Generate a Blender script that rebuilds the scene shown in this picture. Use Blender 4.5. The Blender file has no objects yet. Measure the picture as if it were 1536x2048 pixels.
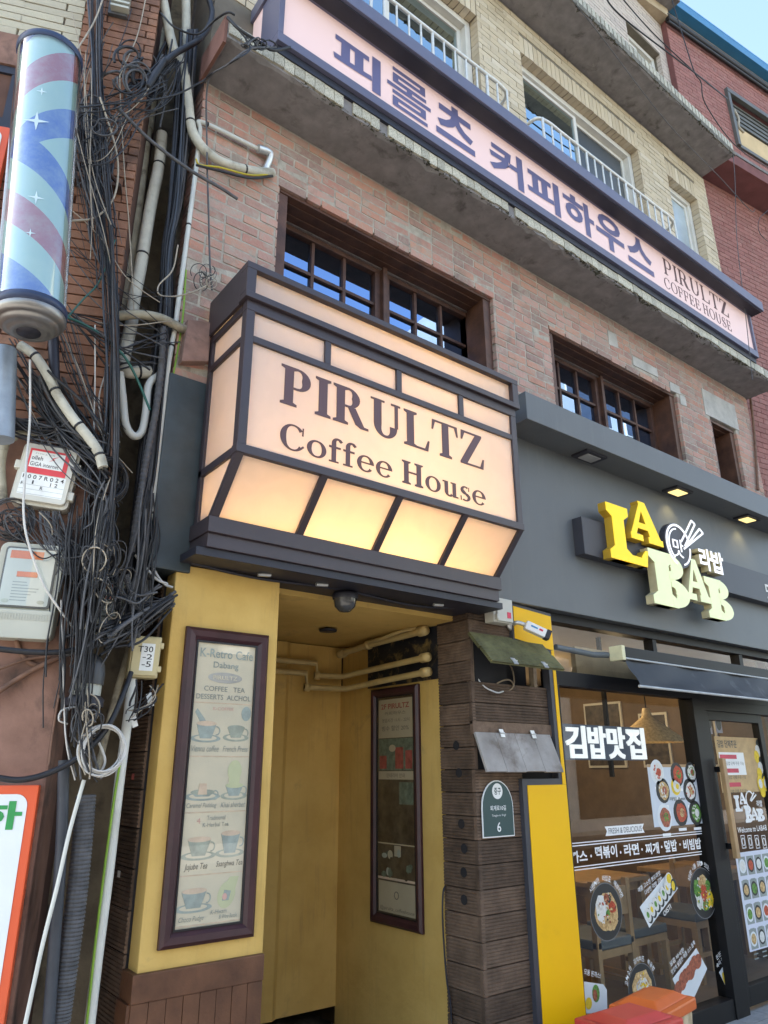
import bpy, bmesh, math, random
from mathutils import Vector, Matrix
random.seed(7)
scene = bpy.context.scene
COL = scene.collection
rad = math.radians

# ---------------------------------------------------------------- camera
CAM = Vector((0.0, -3.1, 1.6))
PITCH, YAW, ROLL, FPX = rad(19.731), rad(37.67), rad(0.186), 1440.76
_fw = Vector((math.sin(YAW)*math.cos(PITCH), math.cos(YAW)*math.cos(PITCH), math.sin(PITCH)))
_r = Vector((math.cos(YAW), -math.sin(YAW), 0.0)); _d = _fw.cross(_r)
_r2 = math.cos(ROLL)*_r + math.sin(ROLL)*_d; _d2 = -math.sin(ROLL)*_r + math.cos(ROLL)*_d
cd = bpy.data.cameras.new('camera'); cam = bpy.data.objects.new('camera', cd); COL.objects.link(cam)
cd.sensor_fit = 'VERTICAL'; cd.sensor_height = 36.0; cd.lens = FPX/2048*36.0; cd.clip_start = 0.05; cd.clip_end = 500
cam.matrix_world = Matrix(((_r2.x, -_d2.x, -_fw.x, CAM.x), (_r2.y, -_d2.y, -_fw.y, CAM.y), (_r2.z, -_d2.z, -_fw.z, CAM.z), (0, 0, 0, 1)))
scene.camera = cam

# ---------------------------------------------------------------- sky, sun, exposure
SUN_EL, SUN_AZ = rad(41), rad(-52)      # sun stands behind the building: azimuth from +y towards +x
world = bpy.data.worlds.new('World'); scene.world = world; world.use_nodes = True
wn = world.node_tree; bgn = wn.nodes['Background']
sky = wn.nodes.new('ShaderNodeTexSky'); sky.sky_type = 'NISHITA'; sky.sun_disc = False
sky.sun_elevation = SUN_EL; sky.sun_rotation = SUN_AZ; sky.air_density = 1.0; sky.dust_density = 0.7; sky.ozone_density = 1.6
wn.links.new(sky.outputs[0], bgn.inputs[0]); bgn.inputs[1].default_value = 0.15
sl = bpy.data.lights.new('sun', 'SUN'); sl.energy = 5.0; sl.angle = rad(0.5); sl.color = (1.0, 0.94, 0.86)
sun = bpy.data.objects.new('sun', sl); COL.objects.link(sun)
sun.rotation_euler = (Vector((math.sin(SUN_AZ)*math.cos(SUN_EL), math.cos(SUN_AZ)*math.cos(SUN_EL), math.sin(SUN_EL)))).to_track_quat('Z', 'Y').to_euler()
scene.view_settings.view_transform = 'Standard'; scene.view_settings.look = 'None'; scene.view_settings.gamma = 1.0
scene.view_settings.exposure = 2.25
scene.view_settings.use_white_balance = True; scene.view_settings.white_balance_temperature = 7200
scene.cycles.max_bounces = 8; scene.cycles.transparent_max_bounces = 16; scene.cycles.use_denoising = True
scene.cycles.caustics_reflective = False; scene.cycles.caustics_refractive = False

# ---------------------------------------------------------------- pixel -> point on a plane of the place
def ray(u, v): return _r2*((u-768)/FPX) + _d2*((v-1024)/FPX) + _fw
def A(u, v, Y=0.0):
    d = ray(u, v); return CAM + d*((Y-CAM.y)/d.y)
def AX(u, v, X):
    d = ray(u, v); return CAM + d*((X-CAM.x)/d.x)
def AZ(u, v, Z):
    d = ray(u, v); return CAM + d*((Z-CAM.z)/d.z)
def HIT(u, v, p0, n):
    d = ray(u, v); return CAM + d*((p0-CAM).dot(n)/d.dot(n))

# ---------------------------------------------------------------- geometry collector
class MB:
    def __init__(s): s.v = []; s.f = []; s.sm = []
    def add(s, vs, fs, smooth=False):
        b = len(s.v); s.v += [tuple(p) for p in vs]; s.f += [tuple(b+i for i in f) for f in fs]; s.sm += [smooth]*len(fs); return s
    def box(s, x0, x1, y0, y1, z0, z1):
        return s.add([(x0,y0,z0),(x1,y0,z0),(x1,y1,z0),(x0,y1,z0),(x0,y0,z1),(x1,y0,z1),(x1,y1,z1),(x0,y1,z1)],
                     [(0,3,2,1),(4,5,6,7),(0,1,5,4),(1,2,6,5),(2,3,7,6),(3,0,4,7)])
    def hexa(s, lo, hi):
        return s.add(list(lo)+list(hi), [(3,2,1,0),(4,5,6,7),(0,1,5,4),(1,2,6,5),(2,3,7,6),(3,0,4,7)])
    def fbox(s, fr, u0, u1, v0, v1, c0, c1):      # box in a frame; c = height off the plane
        lo = [fr.p(u0,v0,c0),fr.p(u1,v0,c0),fr.p(u1,v1,c0),fr.p(u0,v1,c0)]
        hi = [fr.p(u0,v0,c1),fr.p(u1,v0,c1),fr.p(u1,v1,c1),fr.p(u0,v1,c1)]
        return s.hexa(lo, hi)
    def prism(s, fr, poly, c0, c1):
        n = len(poly)
        vs = [fr.p(a,b,c0) for a,b in poly]+[fr.p(a,b,c1) for a,b in poly]
        return s.add(vs, [tuple(range(n-1,-1,-1)), tuple(range(n,2*n))]+[(i,(i+1)%n,n+(i+1)%n,n+i) for i in range(n)])
    def poly(s, fr, poly, c): return s.add([fr.p(a,b,c) for a,b in poly], [tuple(range(len(poly)))])
    def tube(s, pts, r, n=8, cap=True, rib=None):
        pts = [Vector(p) for p in pts]; m = len(pts); rings = []
        t0 = (pts[1]-pts[0]).normalized(); up = Vector((0,0,1)) if abs(t0.z) < .9 else Vector((1,0,0))
        nx = t0.cross(up).normalized()
        for i, p in enumerate(pts):
            t = (pts[min(i+1,m-1)]-pts[max(i-1,0)]).normalized()
            nx = (nx - t*nx.dot(t)).normalized(); ny = t.cross(nx)
            rr = r if not hasattr(r,'__len__') else r[i]
            if rib: rr = rr*(1+rib*(i % 2))
            rings.append([p+nx*(rr*math.cos(2*math.pi*k/n))+ny*(rr*math.sin(2*math.pi*k/n)) for k in range(n)])
        vs = [q for g in rings for q in g]
        fs = [(i*n+k, i*n+(k+1)%n, (i+1)*n+(k+1)%n, (i+1)*n+k) for i in range(m-1) for k in range(n)]
        s.add(vs, fs, not rib)
        if cap: s.add(rings[0], [tuple(range(n-1,-1,-1))]); s.add(rings[-1], [tuple(range(n))])
        return s
    def ribplank(s, fr, u0, u1, v0, v1, c0, c1, n=8, d=.0045):      # grooved decking board: n raised ribs along its length
        P = [(v0, c1-d)]; w = (v1-v0)/n
        for i in range(n): a = v0+w*i; P += [(a+w*.18, c1), (a+w*.68, c1), (a+w*.86, c1-d), (a+w, c1-d)]
        P = P[:-1]+[(v1, c1-d), (v1, c0), (v0, c0)]; m = len(P)
        return s.add([fr.p(u0, b, c) for b, c in P]+[fr.p(u1, b, c) for b, c in P], [(i, (i+1) % m, m+(i+1) % m, m+i) for i in range(m)]+[tuple(range(m)), tuple(range(2*m-1, m-1, -1))])
    def lathe(s, prof, o, ax, n=24, smooth=True):   # prof: (radius, distance along axis)
        o = Vector(o); ax = Vector(ax).normalized(); e = Vector((1,0,0)) if abs(ax.x) < .9 else Vector((0,1,0))
        a = ax.cross(e).normalized(); b = ax.cross(a); m = len(prof)
        vs = [o+ax*h+(a*math.cos(2*math.pi*k/n)+b*math.sin(2*math.pi*k/n))*max(r,1e-4) for r, h in prof for k in range(n)]
        fs = [(i*n+k, i*n+(k+1)%n, (i+1)*n+(k+1)%n, (i+1)*n+k) for i in range(m-1) for k in range(n)]
        return s.add(vs, fs, smooth)
    def disc(s, fr, cu, cv, ru, rv, c, n=24, rot=0.0):
        ca, sa = math.cos(rot), math.sin(rot); P = []
        for k in range(n):
            x, y = ru*math.cos(2*math.pi*k/n), rv*math.sin(2*math.pi*k/n); P.append((cu+x*ca-y*sa, cv+x*sa+y*ca))
        return s.poly(fr, P, c)
    def mesh(s, name, mat, bevel=0):
        me = bpy.data.meshes.new(name); me.from_pydata(s.v, [], s.f); me.update()
        if any(s.sm): me.polygons.foreach_set('use_smooth', s.sm)
        bm = bmesh.new(); bm.from_mesh(me); bmesh.ops.recalc_face_normals(bm, faces=bm.faces)
        if bevel: bmesh.ops.bevel(bm, geom=bm.edges[:], offset=bevel, segments=2, profile=.6, affect='EDGES', clamp_overlap=True)
        bm.to_mesh(me); bm.free()
        if mat: me.materials.append(mat)
        return me
    def build(s, name, mat, parent=None, bevel=0, **kw):
        o = bpy.data.objects.new(name, s.mesh(name, mat, bevel)); link(o, parent)
        for k, w in kw.items(): o[k] = w
        return o

class Fr:                                           # a local plane: origin, two directions, outward normal
    def __init__(s, o, u, v, n=None):
        s.o = Vector(o); s.u = Vector(u); s.v = Vector(v); s.n = Vector(n) if n is not None else s.u.cross(s.v).normalized()
    def p(s, a, b, c=0.0): return s.o+s.u*a+s.v*b+s.n*c
    def loc(s, P):
        d = Vector(P)-s.o; return (d.dot(s.u), d.dot(s.v))
FY = lambda Y=0.0: Fr((0,Y,0), (1,0,0), (0,0,1), (0,-1,0))     # plane parallel to the facade, facing the street

def link(o, parent=None):
    COL.objects.link(o)
    if parent is not None:
        o.parent = parent
        o.matrix_parent_inverse = Matrix.Translation(parent.location).inverted() if parent.type == 'EMPTY' else Matrix.Identity(4)
def thing(name, label, cat, loc=(0,0,0), group=None):
    o = bpy.data.objects.new(name, None); o.empty_display_size = .1; o.location = loc; COL.objects.link(o)
    o['label'] = label; o['category'] = cat
    if group: o['group'] = group
    return o
def tag(o, label, cat, group=None):
    o['label'] = label; o['category'] = cat
    if group: o['group'] = group
    return o
def struct(o): o['kind'] = 'structure'; return o

def spline(pts, k=8):
    pts = [Vector(p) for p in pts]; out = []
    P = [pts[0]*2-pts[1]]+pts+[pts[-1]*2-pts[-2]]
    for i in range(1, len(P)-2):
        a, b, c, d = P[i-1:i+3]
        for j in range(k):
            t = j/k; out.append(.5*((2*b)+(c-a)*t+(2*a-5*b+4*c-d)*t*t+(3*b-a-3*c+d)*t**3))
    out.append(pts[-1]); return out

# ---------------------------------------------------------------- materials
class NT:
    def __init__(s, name):
        s.m = bpy.data.materials.new(name); s.m.use_nodes = True; s.t = s.m.node_tree; s.b = s.t.nodes['Principled BSDF']
        s.out = s.t.nodes['Material Output']
    def n(s, typ, **kw):
        x = s.t.nodes.new(typ)
        for k, w in kw.items():
            if k.startswith('i_'): x.inputs[int(k[2:])].default_value = w
            else: setattr(x, k, w)
        return x
    def l(s, a, b): s.t.links.new(a, b)
    def coord(s, kind='Object'): return s.n('ShaderNodeTexCoord').outputs[kind]
    def noise(s, scale, detail=4, rough=.55, vec=None, dist=0.0):
        x = s.n('ShaderNodeTexNoise'); x.inputs['Scale'].default_value = scale; x.inputs['Detail'].default_value = detail
        x.inputs['Roughness'].default_value = rough; x.inputs['Distortion'].default_value = dist
        s.l(vec or s.coord(), x.inputs['Vector']); return x.outputs['Fac']
    def ramp(s, fac, stops):
        x = s.n('ShaderNodeValToRGB'); e = x.color_ramp.elements
        while len(e) > 1: e.remove(e[-1])
        for i, (p, c) in enumerate(stops):
            q = e[0] if i == 0 else e.new(p)
            q.position = p; q.color = (c[0], c[1], c[2], 1) if hasattr(c, '__len__') else (c, c, c, 1)
        s.l(fac, x.inputs[0]); return x.outputs[0]
    def mix(s, fac, a, b, mode='MIX'):
        x = s.n('ShaderNodeMix', data_type='RGBA', blend_type=mode)
        for v, i in ((fac, 0), (a, 6), (b, 7)):
            if hasattr(v, 'links'): s.l(v, x.inputs[i])
            else: x.inputs[i].default_value = v if i == 0 else (v[0], v[1], v[2], 1)
        return x.outputs[2]
    def math(s, op, a, b=0.0):
        x = s.n('ShaderNodeMath', operation=op)
        for v, i in ((a, 0), (b, 1)):
            if hasattr(v, 'links'): s.l(v, x.inputs[i])
            else: x.inputs[i].default_value = v
        return x.outputs[0]
    def schlick(s, f0=.04):                          # reflectance of a pane, the same from either side
        g = s.n('ShaderNodeNewGeometry'); d = s.n('ShaderNodeVectorMath', operation='DOT_PRODUCT'); s.l(g.outputs['Normal'], d.inputs[0]); s.l(g.outputs['Incoming'], d.inputs[1])
        return s.math('ADD', f0, s.math('MULTIPLY', 1-f0, s.math('POWER', s.math('SUBTRACT', 1.0, s.math('ABSOLUTE', d.outputs['Value'])), 5.0)))
    def bump(s, h, strength=.3, dist=.01):
        x = s.n('ShaderNodeBump'); x.inputs['Strength'].default_value = strength; x.inputs['Distance'].default_value = dist
        s.l(h, x.inputs['Height']); s.l(x.outputs[0], s.b.inputs['Normal'])
    def set(s, col=None, rough=.6, metal=0.0, spec=.4, emit=None, es=0.0):
        b = s.b.inputs
        if col is not None:
            if hasattr(col, 'links'): s.l(col, b['Base Color'])
            else: b['Base Color'].default_value = (col[0], col[1], col[2], 1)
        b['Roughness'].default_value = rough; b['Metallic'].default_value = metal; b['Specular IOR Level'].default_value = spec
        if emit is not None:
            b['Emission Color'].default_value = (emit[0], emit[1], emit[2], 1); b['Emission Strength'].default_value = es
        return s
def mul(c, k): return tuple(min(1, x*k) for x in c[:3])
def pm(name, c, rough=.6, metal=0.0, var=.18, scale=6.0, c2=None, dirt=None, dirt_at=.62, bump=0.0, bscale=60.0, spec=.4, emit=None, es=0.0, rnd=0.0, streak=None, streak_k=.5):
    """plain painted / stone / metal surface: two-tone noise, optional blotches of dirt, fine relief, per-piece shade"""
    t = NT(name); co = t.coord()
    f = t.noise(scale, 5, .6, co)
    col = t.mix(t.ramp(f, [(.3, 0), (.7, 1)]), mul(c, 1-var), c2 or mul(c, 1+var))
    if dirt: col = t.mix(t.ramp(t.noise(scale*.55+1.3, 6, .65, co, .4), [(dirt_at-.06, 0), (dirt_at+.1, .8)]), col, dirt)
    if streak:                                       # run-off marks: noise drawn out downwards
        mp = t.n('ShaderNodeMapping'); mp.inputs['Scale'].default_value = (1, 1, .07); t.l(co, mp.inputs['Vector'])
        col = t.mix(t.math('MULTIPLY', t.ramp(t.noise(26, 5, .7, mp.outputs[0]), [(.52, 0), (.72, streak_k)]), t.ramp(t.noise(2.4, 4, .6, co), [(.4, 0), (.65, 1)])), col, streak)
    if rnd:
        r = t.math('FRACT', t.math('ADD', t.n('ShaderNodeObjectInfo').outputs['Random'], t.n('ShaderNodeNewGeometry').outputs['Random Per Island']))
        col = t.mix(1.0, col, t.ramp(r, [(0, 1-rnd), (1, 1+rnd*.6)]), 'MULTIPLY')
    t.set(col, rough, metal, spec, emit, es)
    if bump: t.bump(t.noise(bscale, 4, .6, co), bump, .004)
    return t.m
def brick_mat(name, cols, rough=.9, speck=.35, stain=(.12,.10,.09), stain_at=.66, smear=(.42,.36,.30)):
    t = NT(name); co = t.coord('Object'); gi = t.n('ShaderNodeNewGeometry'); oi = t.n('ShaderNodeObjectInfo')
    r = t.math('FRACT', t.math('ADD', oi.outputs['Random'], gi.outputs['Random Per Island']))
    pos = gi.outputs['Position']
    k = len(cols); base = t.ramp(r, [(i/(k-1), c) for i, c in enumerate(cols)])
    base = t.mix(t.ramp(t.noise(38, 5, .7, pos), [(.35, 0), (.75, speck*.6)]), base, smear)
    base = t.mix(t.ramp(t.noise(11, 6, .75, pos, .8), [(.50, 0), (.60, speck)]), base, smear)
    base = t.mix(t.ramp(t.noise(2.2, 6, .7, pos, .5), [(stain_at-.08, 0), (stain_at+.1, .75)]), base, stain)
    t.set(base, rough, 0, .2); t.bump(t.noise(55, 5, .65, pos), .6, .006); return t.m
def emit_mat(name, c, s):
    t = NT(name); t.set((c[0]*.6, c[1]*.6, c[2]*.6), .5, 0, .3, c, s); return t.m
def glass_mat(name, tint=(.9,.93,.93), base=.04, rough=0.0, wob=0.0, gcol=(1,1,1)):
    t = NT(name); t.t.nodes.remove(t.b)
    tr = t.n('ShaderNodeBsdfTransparent'); tr.inputs[0].default_value = (*tint, 1)
    gl = t.n('ShaderNodeBsdfGlossy'); gl.inputs['Roughness'].default_value = rough; gl.inputs[0].default_value = (*gcol, 1)
    f = t.math('MINIMUM', t.math('ADD', t.math('MULTIPLY', t.schlick(), 1.7), base), 1.0)
    if wob:
        bp = t.n('ShaderNodeBump'); bp.inputs['Strength'].default_value = wob; bp.inputs['Distance'].default_value = .02
        t.l(t.noise(2.5, 1, .3), bp.inputs['Height']); t.l(bp.outputs[0], gl.inputs['Normal'])
    mx = t.n('ShaderNodeMixShader'); t.l(f, mx.inputs[0]); t.l(tr.outputs[0], mx.inputs[1]); t.l(gl.outputs[0], mx.inputs[2])
    t.l(mx.outputs[0], t.out.inputs[0]); return t.m

# ---------------------------------------------------------------- lettering
_tc = {}
def text_mesh(body, bold=0.0, shear=0.0, space=1.0):
    key = (body, bold, shear, space)
    if key not in _tc:
        cu = bpy.data.curves.new('txt', 'FONT'); cu.body = body; cu.offset = bold; cu.shear = shear; cu.space_character = space
        cu.resolution_u = 3; cu.fill_mode = 'FRONT'
        ob = bpy.data.objects.new('txt', cu); COL.objects.link(ob)
        me = bpy.data.meshes.new_from_object(ob.evaluated_get(bpy.context.evaluated_depsgraph_get()))
        vs = [tuple(v.co) for v in me.vertices]; fs = [tuple(p.vertices) for p in me.polygons]
        bpy.data.objects.remove(ob); bpy.data.curves.remove(cu); bpy.data.meshes.remove(me)
        _tc[key] = (vs, fs)
    return _tc[key]
def text_fit(mb, fr, body, u0, u1, v0, v1, c, bold=0.0, shear=0.0, depth=0.0, space=1.0):
    """flat lettering stretched into the box u0..u1 / v0..v1 of a frame"""
    vs, fs = text_mesh(body, bold, shear, space)
    if not vs: return
    x0 = min(p[0] for p in vs); x1 = max(p[0] for p in vs); y0 = min(p[1] for p in vs); y1 = max(p[1] for p in vs)
    q = [((p[0]-x0)/(x1-x0+1e-9)*(u1-u0)+u0, (p[1]-y0)/(y1-y0+1e-9)*(v1-v0)+v0) for p in vs]
    if not depth: mb.add([fr.p(a, b, c) for a, b in q], fs); return
    n = len(q); ed = {}
    for f in fs:
        for i in range(len(f)):
            a, b = f[i], f[(i+1) % len(f)]; ed[(a, b)] = 1
    sides = [(b, a, a+n, b+n) for a, b in ed if (b, a) not in ed]
    mb.add([fr.p(a, b, c+depth) for a, b in q]+[fr.p(a, b, c) for a, b in q], list(fs)+sides)

def arc(cx, cy, rx, ry, a0, a1, w, n=18, wmin=None):
    """ring sector with a stroke that is thick at the sides and thin at top and bottom"""
    wmin = w if wmin is None else wmin; o = []; i = []
    for k in range(n+1):
        a = rad(a0+(a1-a0)*k/n); c, s = math.cos(a), math.sin(a); ww = wmin+(w-wmin)*abs(c)**1.4
        o.append((cx+rx*c, cy+ry*s)); i.append((cx+(rx-ww)*c, cy+(ry-(wmin if ww < wmin else wmin+(ww-wmin)*abs(c)))*s))
    return [[o[k], o[k+1], i[k+1], i[k]] for k in range(n)]
def R(x0, x1, y0, y1): return [(x0,y0),(x1,y0),(x1,y1),(x0,y1)]
def glyph(ch, T=.17, t=.055, S=.09):
    """serif letters as lists of polygons; cap height 1, x height .66. T thick stem, t thin stroke, S serif overhang"""
    s = t
    def stem(x, y0=0, y1=1, l=1, r=1, top=1, bot=1):
        o = [R(x, x+T, y0, y1)]
        if bot: o.append([(x-S*l,y0),(x+T+S*r,y0),(x+T+S*r,y0+s),(x+T,y0+s*1.6),(x,y0+s*1.6),(x-S*l,y0+s)])
        if top: o.append([(x-S*l,y1-s),(x,y1-s*1.6),(x+T,y1-s*1.6),(x+T+S*r,y1-s),(x+T+S*r,y1),(x-S*l,y1)])
        return o
    if ch == 'I': return stem(S), 2*S+T
    if ch == 'P': return stem(S)+[R(S+T,.36,1-t,1),R(S+T,.36,.43,.43+t)]+arc(.34,.715,.27,.285,-90,90,T,14,t), .66
    if ch == 'R': return stem(S)+[R(S+T,.36,1-t,1),R(S+T,.36,.46,.46+t)]+arc(.34,.73,.26,.27,-90,90,T,14,t)+[[(.33,.46),(.50,.50),(.70,.07),(.50,.07)],[(.50,.07),(.62,.0),(.80,0),(.80,t),(.70,.07)]], .80
    if ch == 'L': return stem(S)+[R(S+T,.62,0,t),[(.62,0),(.66,.30),(.615,.30),(.54,t*1.2),(.54,0)]], .67
    if ch == 'T': return stem(.28,0,1,1,1,0)+[R(.02,.71,1-t,1),[(.0,.70),(.045,.70),(.10,1-t),(.02,1)],[(.73,.70),(.685,.70),(.63,1-t),(.71,1)]], .73
    if ch == 'Z': return [R(.04,.64,1-t,1),R(.0,.66,0,t),[(.44,1-t),(.64,1-t),(.20,t),(.0,t)],[(.03,.72),(.075,.72),(.14,1-t),(.04,1)],[(.69,.30),(.645,.30),(.57,t),(.66,0)]], .70
    if ch == 'U': return [R(S,S+T,.33,1),R(.58,.58+t*1.4,.33,1),R(0,2*S+T,1-s,1),R(.49,.49+2*S+t*1.4,1-s,1)]+arc(S+.285,.33,.285,.345,180,360,T,18,t*1.2), .76
    if ch == 'H': return stem(S)+stem(.52)+[R(S+T,.52,.49,.49+t*1.2)], .61+T
    if ch == 'C': return arc(.37,.5,.37,.52,42,318,T,28,t)+[[(.62,.66),(.665,.66),(.67,.98),(.63,.98)],[(.60,.20),(.66,.28),(.70,.22),(.62,.13)]], .71
    if ch == 'O': return arc(.40,.5,.40,.52,0,360,T,36,t), .80
    if ch == 'F': return stem(S)+[R(S+T,.56,1-t,1),R(S+T,.46,.49,.49+t),[(.56,1),(.58,.72),(.535,.72),(.47,1-t),(.47,1)],R(.43,.47,.38,.65)], .60
    if ch == 'E': return stem(S)+[R(S+T,.56,1-t,1),R(S+T,.46,.49,.49+t),R(S+T,.58,0,t),[(.56,1),(.57,.74),(.53,.74),(.47,1-t),(.47,1)],[(.58,0),(.62,.28),(.575,.28),(.50,t),(.50,0)],R(.43,.47,.39,.64)], .64
    if ch == 'S': return arc(.28,.73,.25,.28,50,270,T*.9,16,t)+arc(.28,.27,.27,.28,-130,90,T*.9,16,t)+[[(.43,.72),(.475,.72),(.48,.98),(.44,.98)],[(.03,.28),(.075,.28),(.09,.02),(.03,.02)],[(.14,.62),(.20,.74),(.44,.42),(.36,.30)]], .57
    if ch == 'A': return [[(.02,t),(.02+T*.55,t),(.43,.95),(.33,.95)],[(.30,1),(.50,1),(.86,t),(.86-T*1.15,t)],R(.16,.60,.30,.30+t),R(0,.34,0,t),R(.50,.92,0,t)], .92
    if ch == 'B': return stem(S)+[R(S+T,.38,1-t,1),R(S+T,.40,.47,.47+t),R(S+T,.40,0,t)]+arc(.36,.755,.30,.245,-90,90,T,14,t)+arc(.38,.265,.34,.265,-90,90,T,14,t), .74
    w = T*.82
    if ch == 'o': return arc(.29,.33,.29,.345,0,360,w,30,t), .60
    if ch == 'e': return arc(.28,.33,.28,.345,0,320,w,26,t)+[R(.08,.53,.33,.33+t)], .56
    if ch == 'u': return [R(.07,.07+w,.2,.66),R(.38,.38+w,.0,.66),R(0,.07+w,.66-s,.66),R(.31,.38+w,.66-s,.66),R(.38,.38+w+.08,0,s)]+arc(.255,.2,.185,.215,180,320,w,12,t*1.3), .62
    if ch == 's': return arc(.21,.48,.19,.19,50,270,w*.85,14,t)+arc(.21,.175,.20,.19,-130,90,w*.85,14,t)+[[(.33,.46),(.37,.46),(.37,.65),(.34,.65)],[(.01,.2),(.05,.2),(.06,.0),(.02,.0)],[(.10,.41),(.15,.49),(.34,.27),(.28,.2)]], .43
    if ch == 'f': return [R(.08,.08+w,0,.78),R(0,.08+w+.08,0,s),R(.0,.36,.66-t*1.3,.66)]+arc(.27,.78,.19,.24,60,180,w,12,t*1.4)+[[(.30,.90),(.36,.84),(.43,.91),(.36,1.0)]], .38
    return [], .3
def serif_words(name, mat, parent, fr, s, u0, u1, v0, v1, c, T=.17, t=.055, S=.09, gap=.075):
    ws = s.split(' '); wid = [sum(glyph(ch, T, t, S)[1]+gap for ch in w)-gap for w in ws]; tot = sum(wid)+(.28+gap)*(len(ws)-1); k = (u1-u0)/tot; u = u0
    for w, d in zip(ws, wid): m = MB(); serif(m, fr, w, u, u+d*k, v0, v1, c, T, t, S, gap); m.build(name, mat, parent); u += (d+.28+gap)*k
def serif(mb, fr, s, u0, u1, v0, v1, c, T=.17, t=.055, S=.09, gap=.075, depth=.0008):
    x = 0; items = []
    for ch in s:
        if ch == ' ': x += .28; continue
        P, w = glyph(ch, T, t, S); items.append((x, P)); x += w+gap
    k = (u1-u0)/(x-gap); j = 0
    for x0, P in items:
        for q in P:
            mb.prism(fr, [((a+x0)*k+u0, v0+b*(v1-v0)) for a, b in q], c, c+depth+.00012*(j % 9)); j += 1
def proj(P):
    q = Vector(P)-CAM; z = q.dot(_fw)
    if z < .1: return None
    return (768+FPX*q.dot(_r2)/z, 1024+FPX*q.dot(_d2)/z, z)
def unit_pieces(name, mat, n=4, jit=.03):
    out = []
    for k in range(n):
        m = MB(); v = [(-.5,-.5,-.5),(.5,-.5,-.5),(.5,.5,-.5),(-.5,.5,-.5),(-.5,-.5,.5),(.5,-.5,.5),(.5,.5,.5),(-.5,.5,.5)]
        v = [(x+random.uniform(-jit,jit)*.5, y+random.uniform(-jit,jit)*1.6, z+random.uniform(-jit,jit)) for x,y,z in v]
        m.add(v, [(0,3,2,1),(4,5,6,7),(0,1,5,4),(1,2,6,5),(2,3,7,6),(3,0,4,7)]); out.append(m.mesh(name, mat))
    return out
def subtract(a, b, cuts):
    seg = [(a, b)]
    for c0, c1 in cuts:
        nx = []
        for s0, s1 in seg:
            if c1 <= s0 or c0 >= s1: nx.append((s0, s1)); continue
            if c0 > s0: nx.append((s0, c0))
            if c1 < s1: nx.append((c1, s1))
        seg = nx
    return seg
def lay(parent, fr, pieces, name, mat, depth, proud, keep=300, jit=.03, out=.0018, meshes=None, missing=0.0):
    """pieces (u0,u1,v0,v1) on a frame: the ones that show largest become objects, the rest one joined part"""
    meshes = meshes or unit_pieces(name, mat, 4, jit); sc = []
    for p in pieces:
        c = fr.p((p[0]+p[1])/2, (p[2]+p[3])/2); q = proj(c)
        if missing and random.random() < missing: continue
        vis = q is not None and -60 < q[0] < 1600 and -60 < q[1] < 2110
        sc.append(((p[1]-p[0])*(p[3]-p[2])/q[2]**2 if vis else -1.0, p))
    sc.sort(key=lambda t: -t[0]); rest = MB()
    for i, (s, p) in enumerate(sc):
        cu, cv = (p[0]+p[1])/2, (p[2]+p[3])/2; du, dv = p[1]-p[0], p[3]-p[2]; off = random.uniform(-out, out)
        if i < keep and s > 0:
            o = bpy.data.objects.new(name, random.choice(meshes)); link(o, parent)
            c = fr.p(cu, cv, proud-depth/2+off)
            o.matrix_basis = Matrix(((fr.u.x*du, fr.v.x*dv, fr.n.x*depth, c.x), (fr.u.y*du, fr.v.y*dv, fr.n.y*depth, c.y), (fr.u.z*du, fr.v.z*dv, fr.n.z*depth, c.z), (0,0,0,1)))
        elif s > -2:
            e = .0016
            rest.hexa([fr.p(a+random.uniform(-e,e), b+random.uniform(-e,e), proud-depth) for a, b in ((p[0],p[2]),(p[1],p[2]),(p[1],p[3]),(p[0],p[3]))],
                      [fr.p(a+random.uniform(-e,e), b+random.uniform(-e,e), proud+off) for a, b in ((p[0],p[2]),(p[1],p[2]),(p[1],p[3]),(p[0],p[3]))])
    if rest.v: rest.build(name+'_courses', mat, parent, kind='stuff')
def courses(u0, u1, v0, v1, openings, bl, bh, j, minl=.006, mixhead=False):
    out = []; v = v0; r = 0
    while v+bh*.5 < v1:
        vb = min(v+bh, v1); cuts = [(o[0], o[1]) for o in openings if o[2] < v+bh*.55 and o[3] > v+bh*.45]
        u = u0-(bl+j)*(.5 if r % 2 else 0.0)
        while u < u1:
            L = bl
            if mixhead and random.random() < .22: L = bl*.47
            for a, b in subtract(max(u, u0), min(u+L, u1), cuts):
                for c0, c1 in cuts:                        # a joint never falls on the edge of an opening
                    if 0 < a-c1 < .016: a = c1
                    if 0 < c0-b < .016: b = c0
                if b-a > minl: out.append((a, b, v, vb))
            u += L+j
        v += bh+j; r += 1
    return out
def slab(fr, u0, u1, v0, v1, openings, c0, c1):
    """one wall slab with rectangular openings, cut into strips"""
    m = MB(); us = sorted({u0, u1, *[x for o in openings for x in o[:2] if u0 < x < u1]})
    for a, b in zip(us, us[1:]):
        mid = (a+b)/2
        for s0, s1 in subtract(v0, v1, [(o[2], o[3]) for o in openings if o[0] < mid < o[1]]): m.fbox(fr, a, b, s0, s1, c0, c1)
    return m

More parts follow.
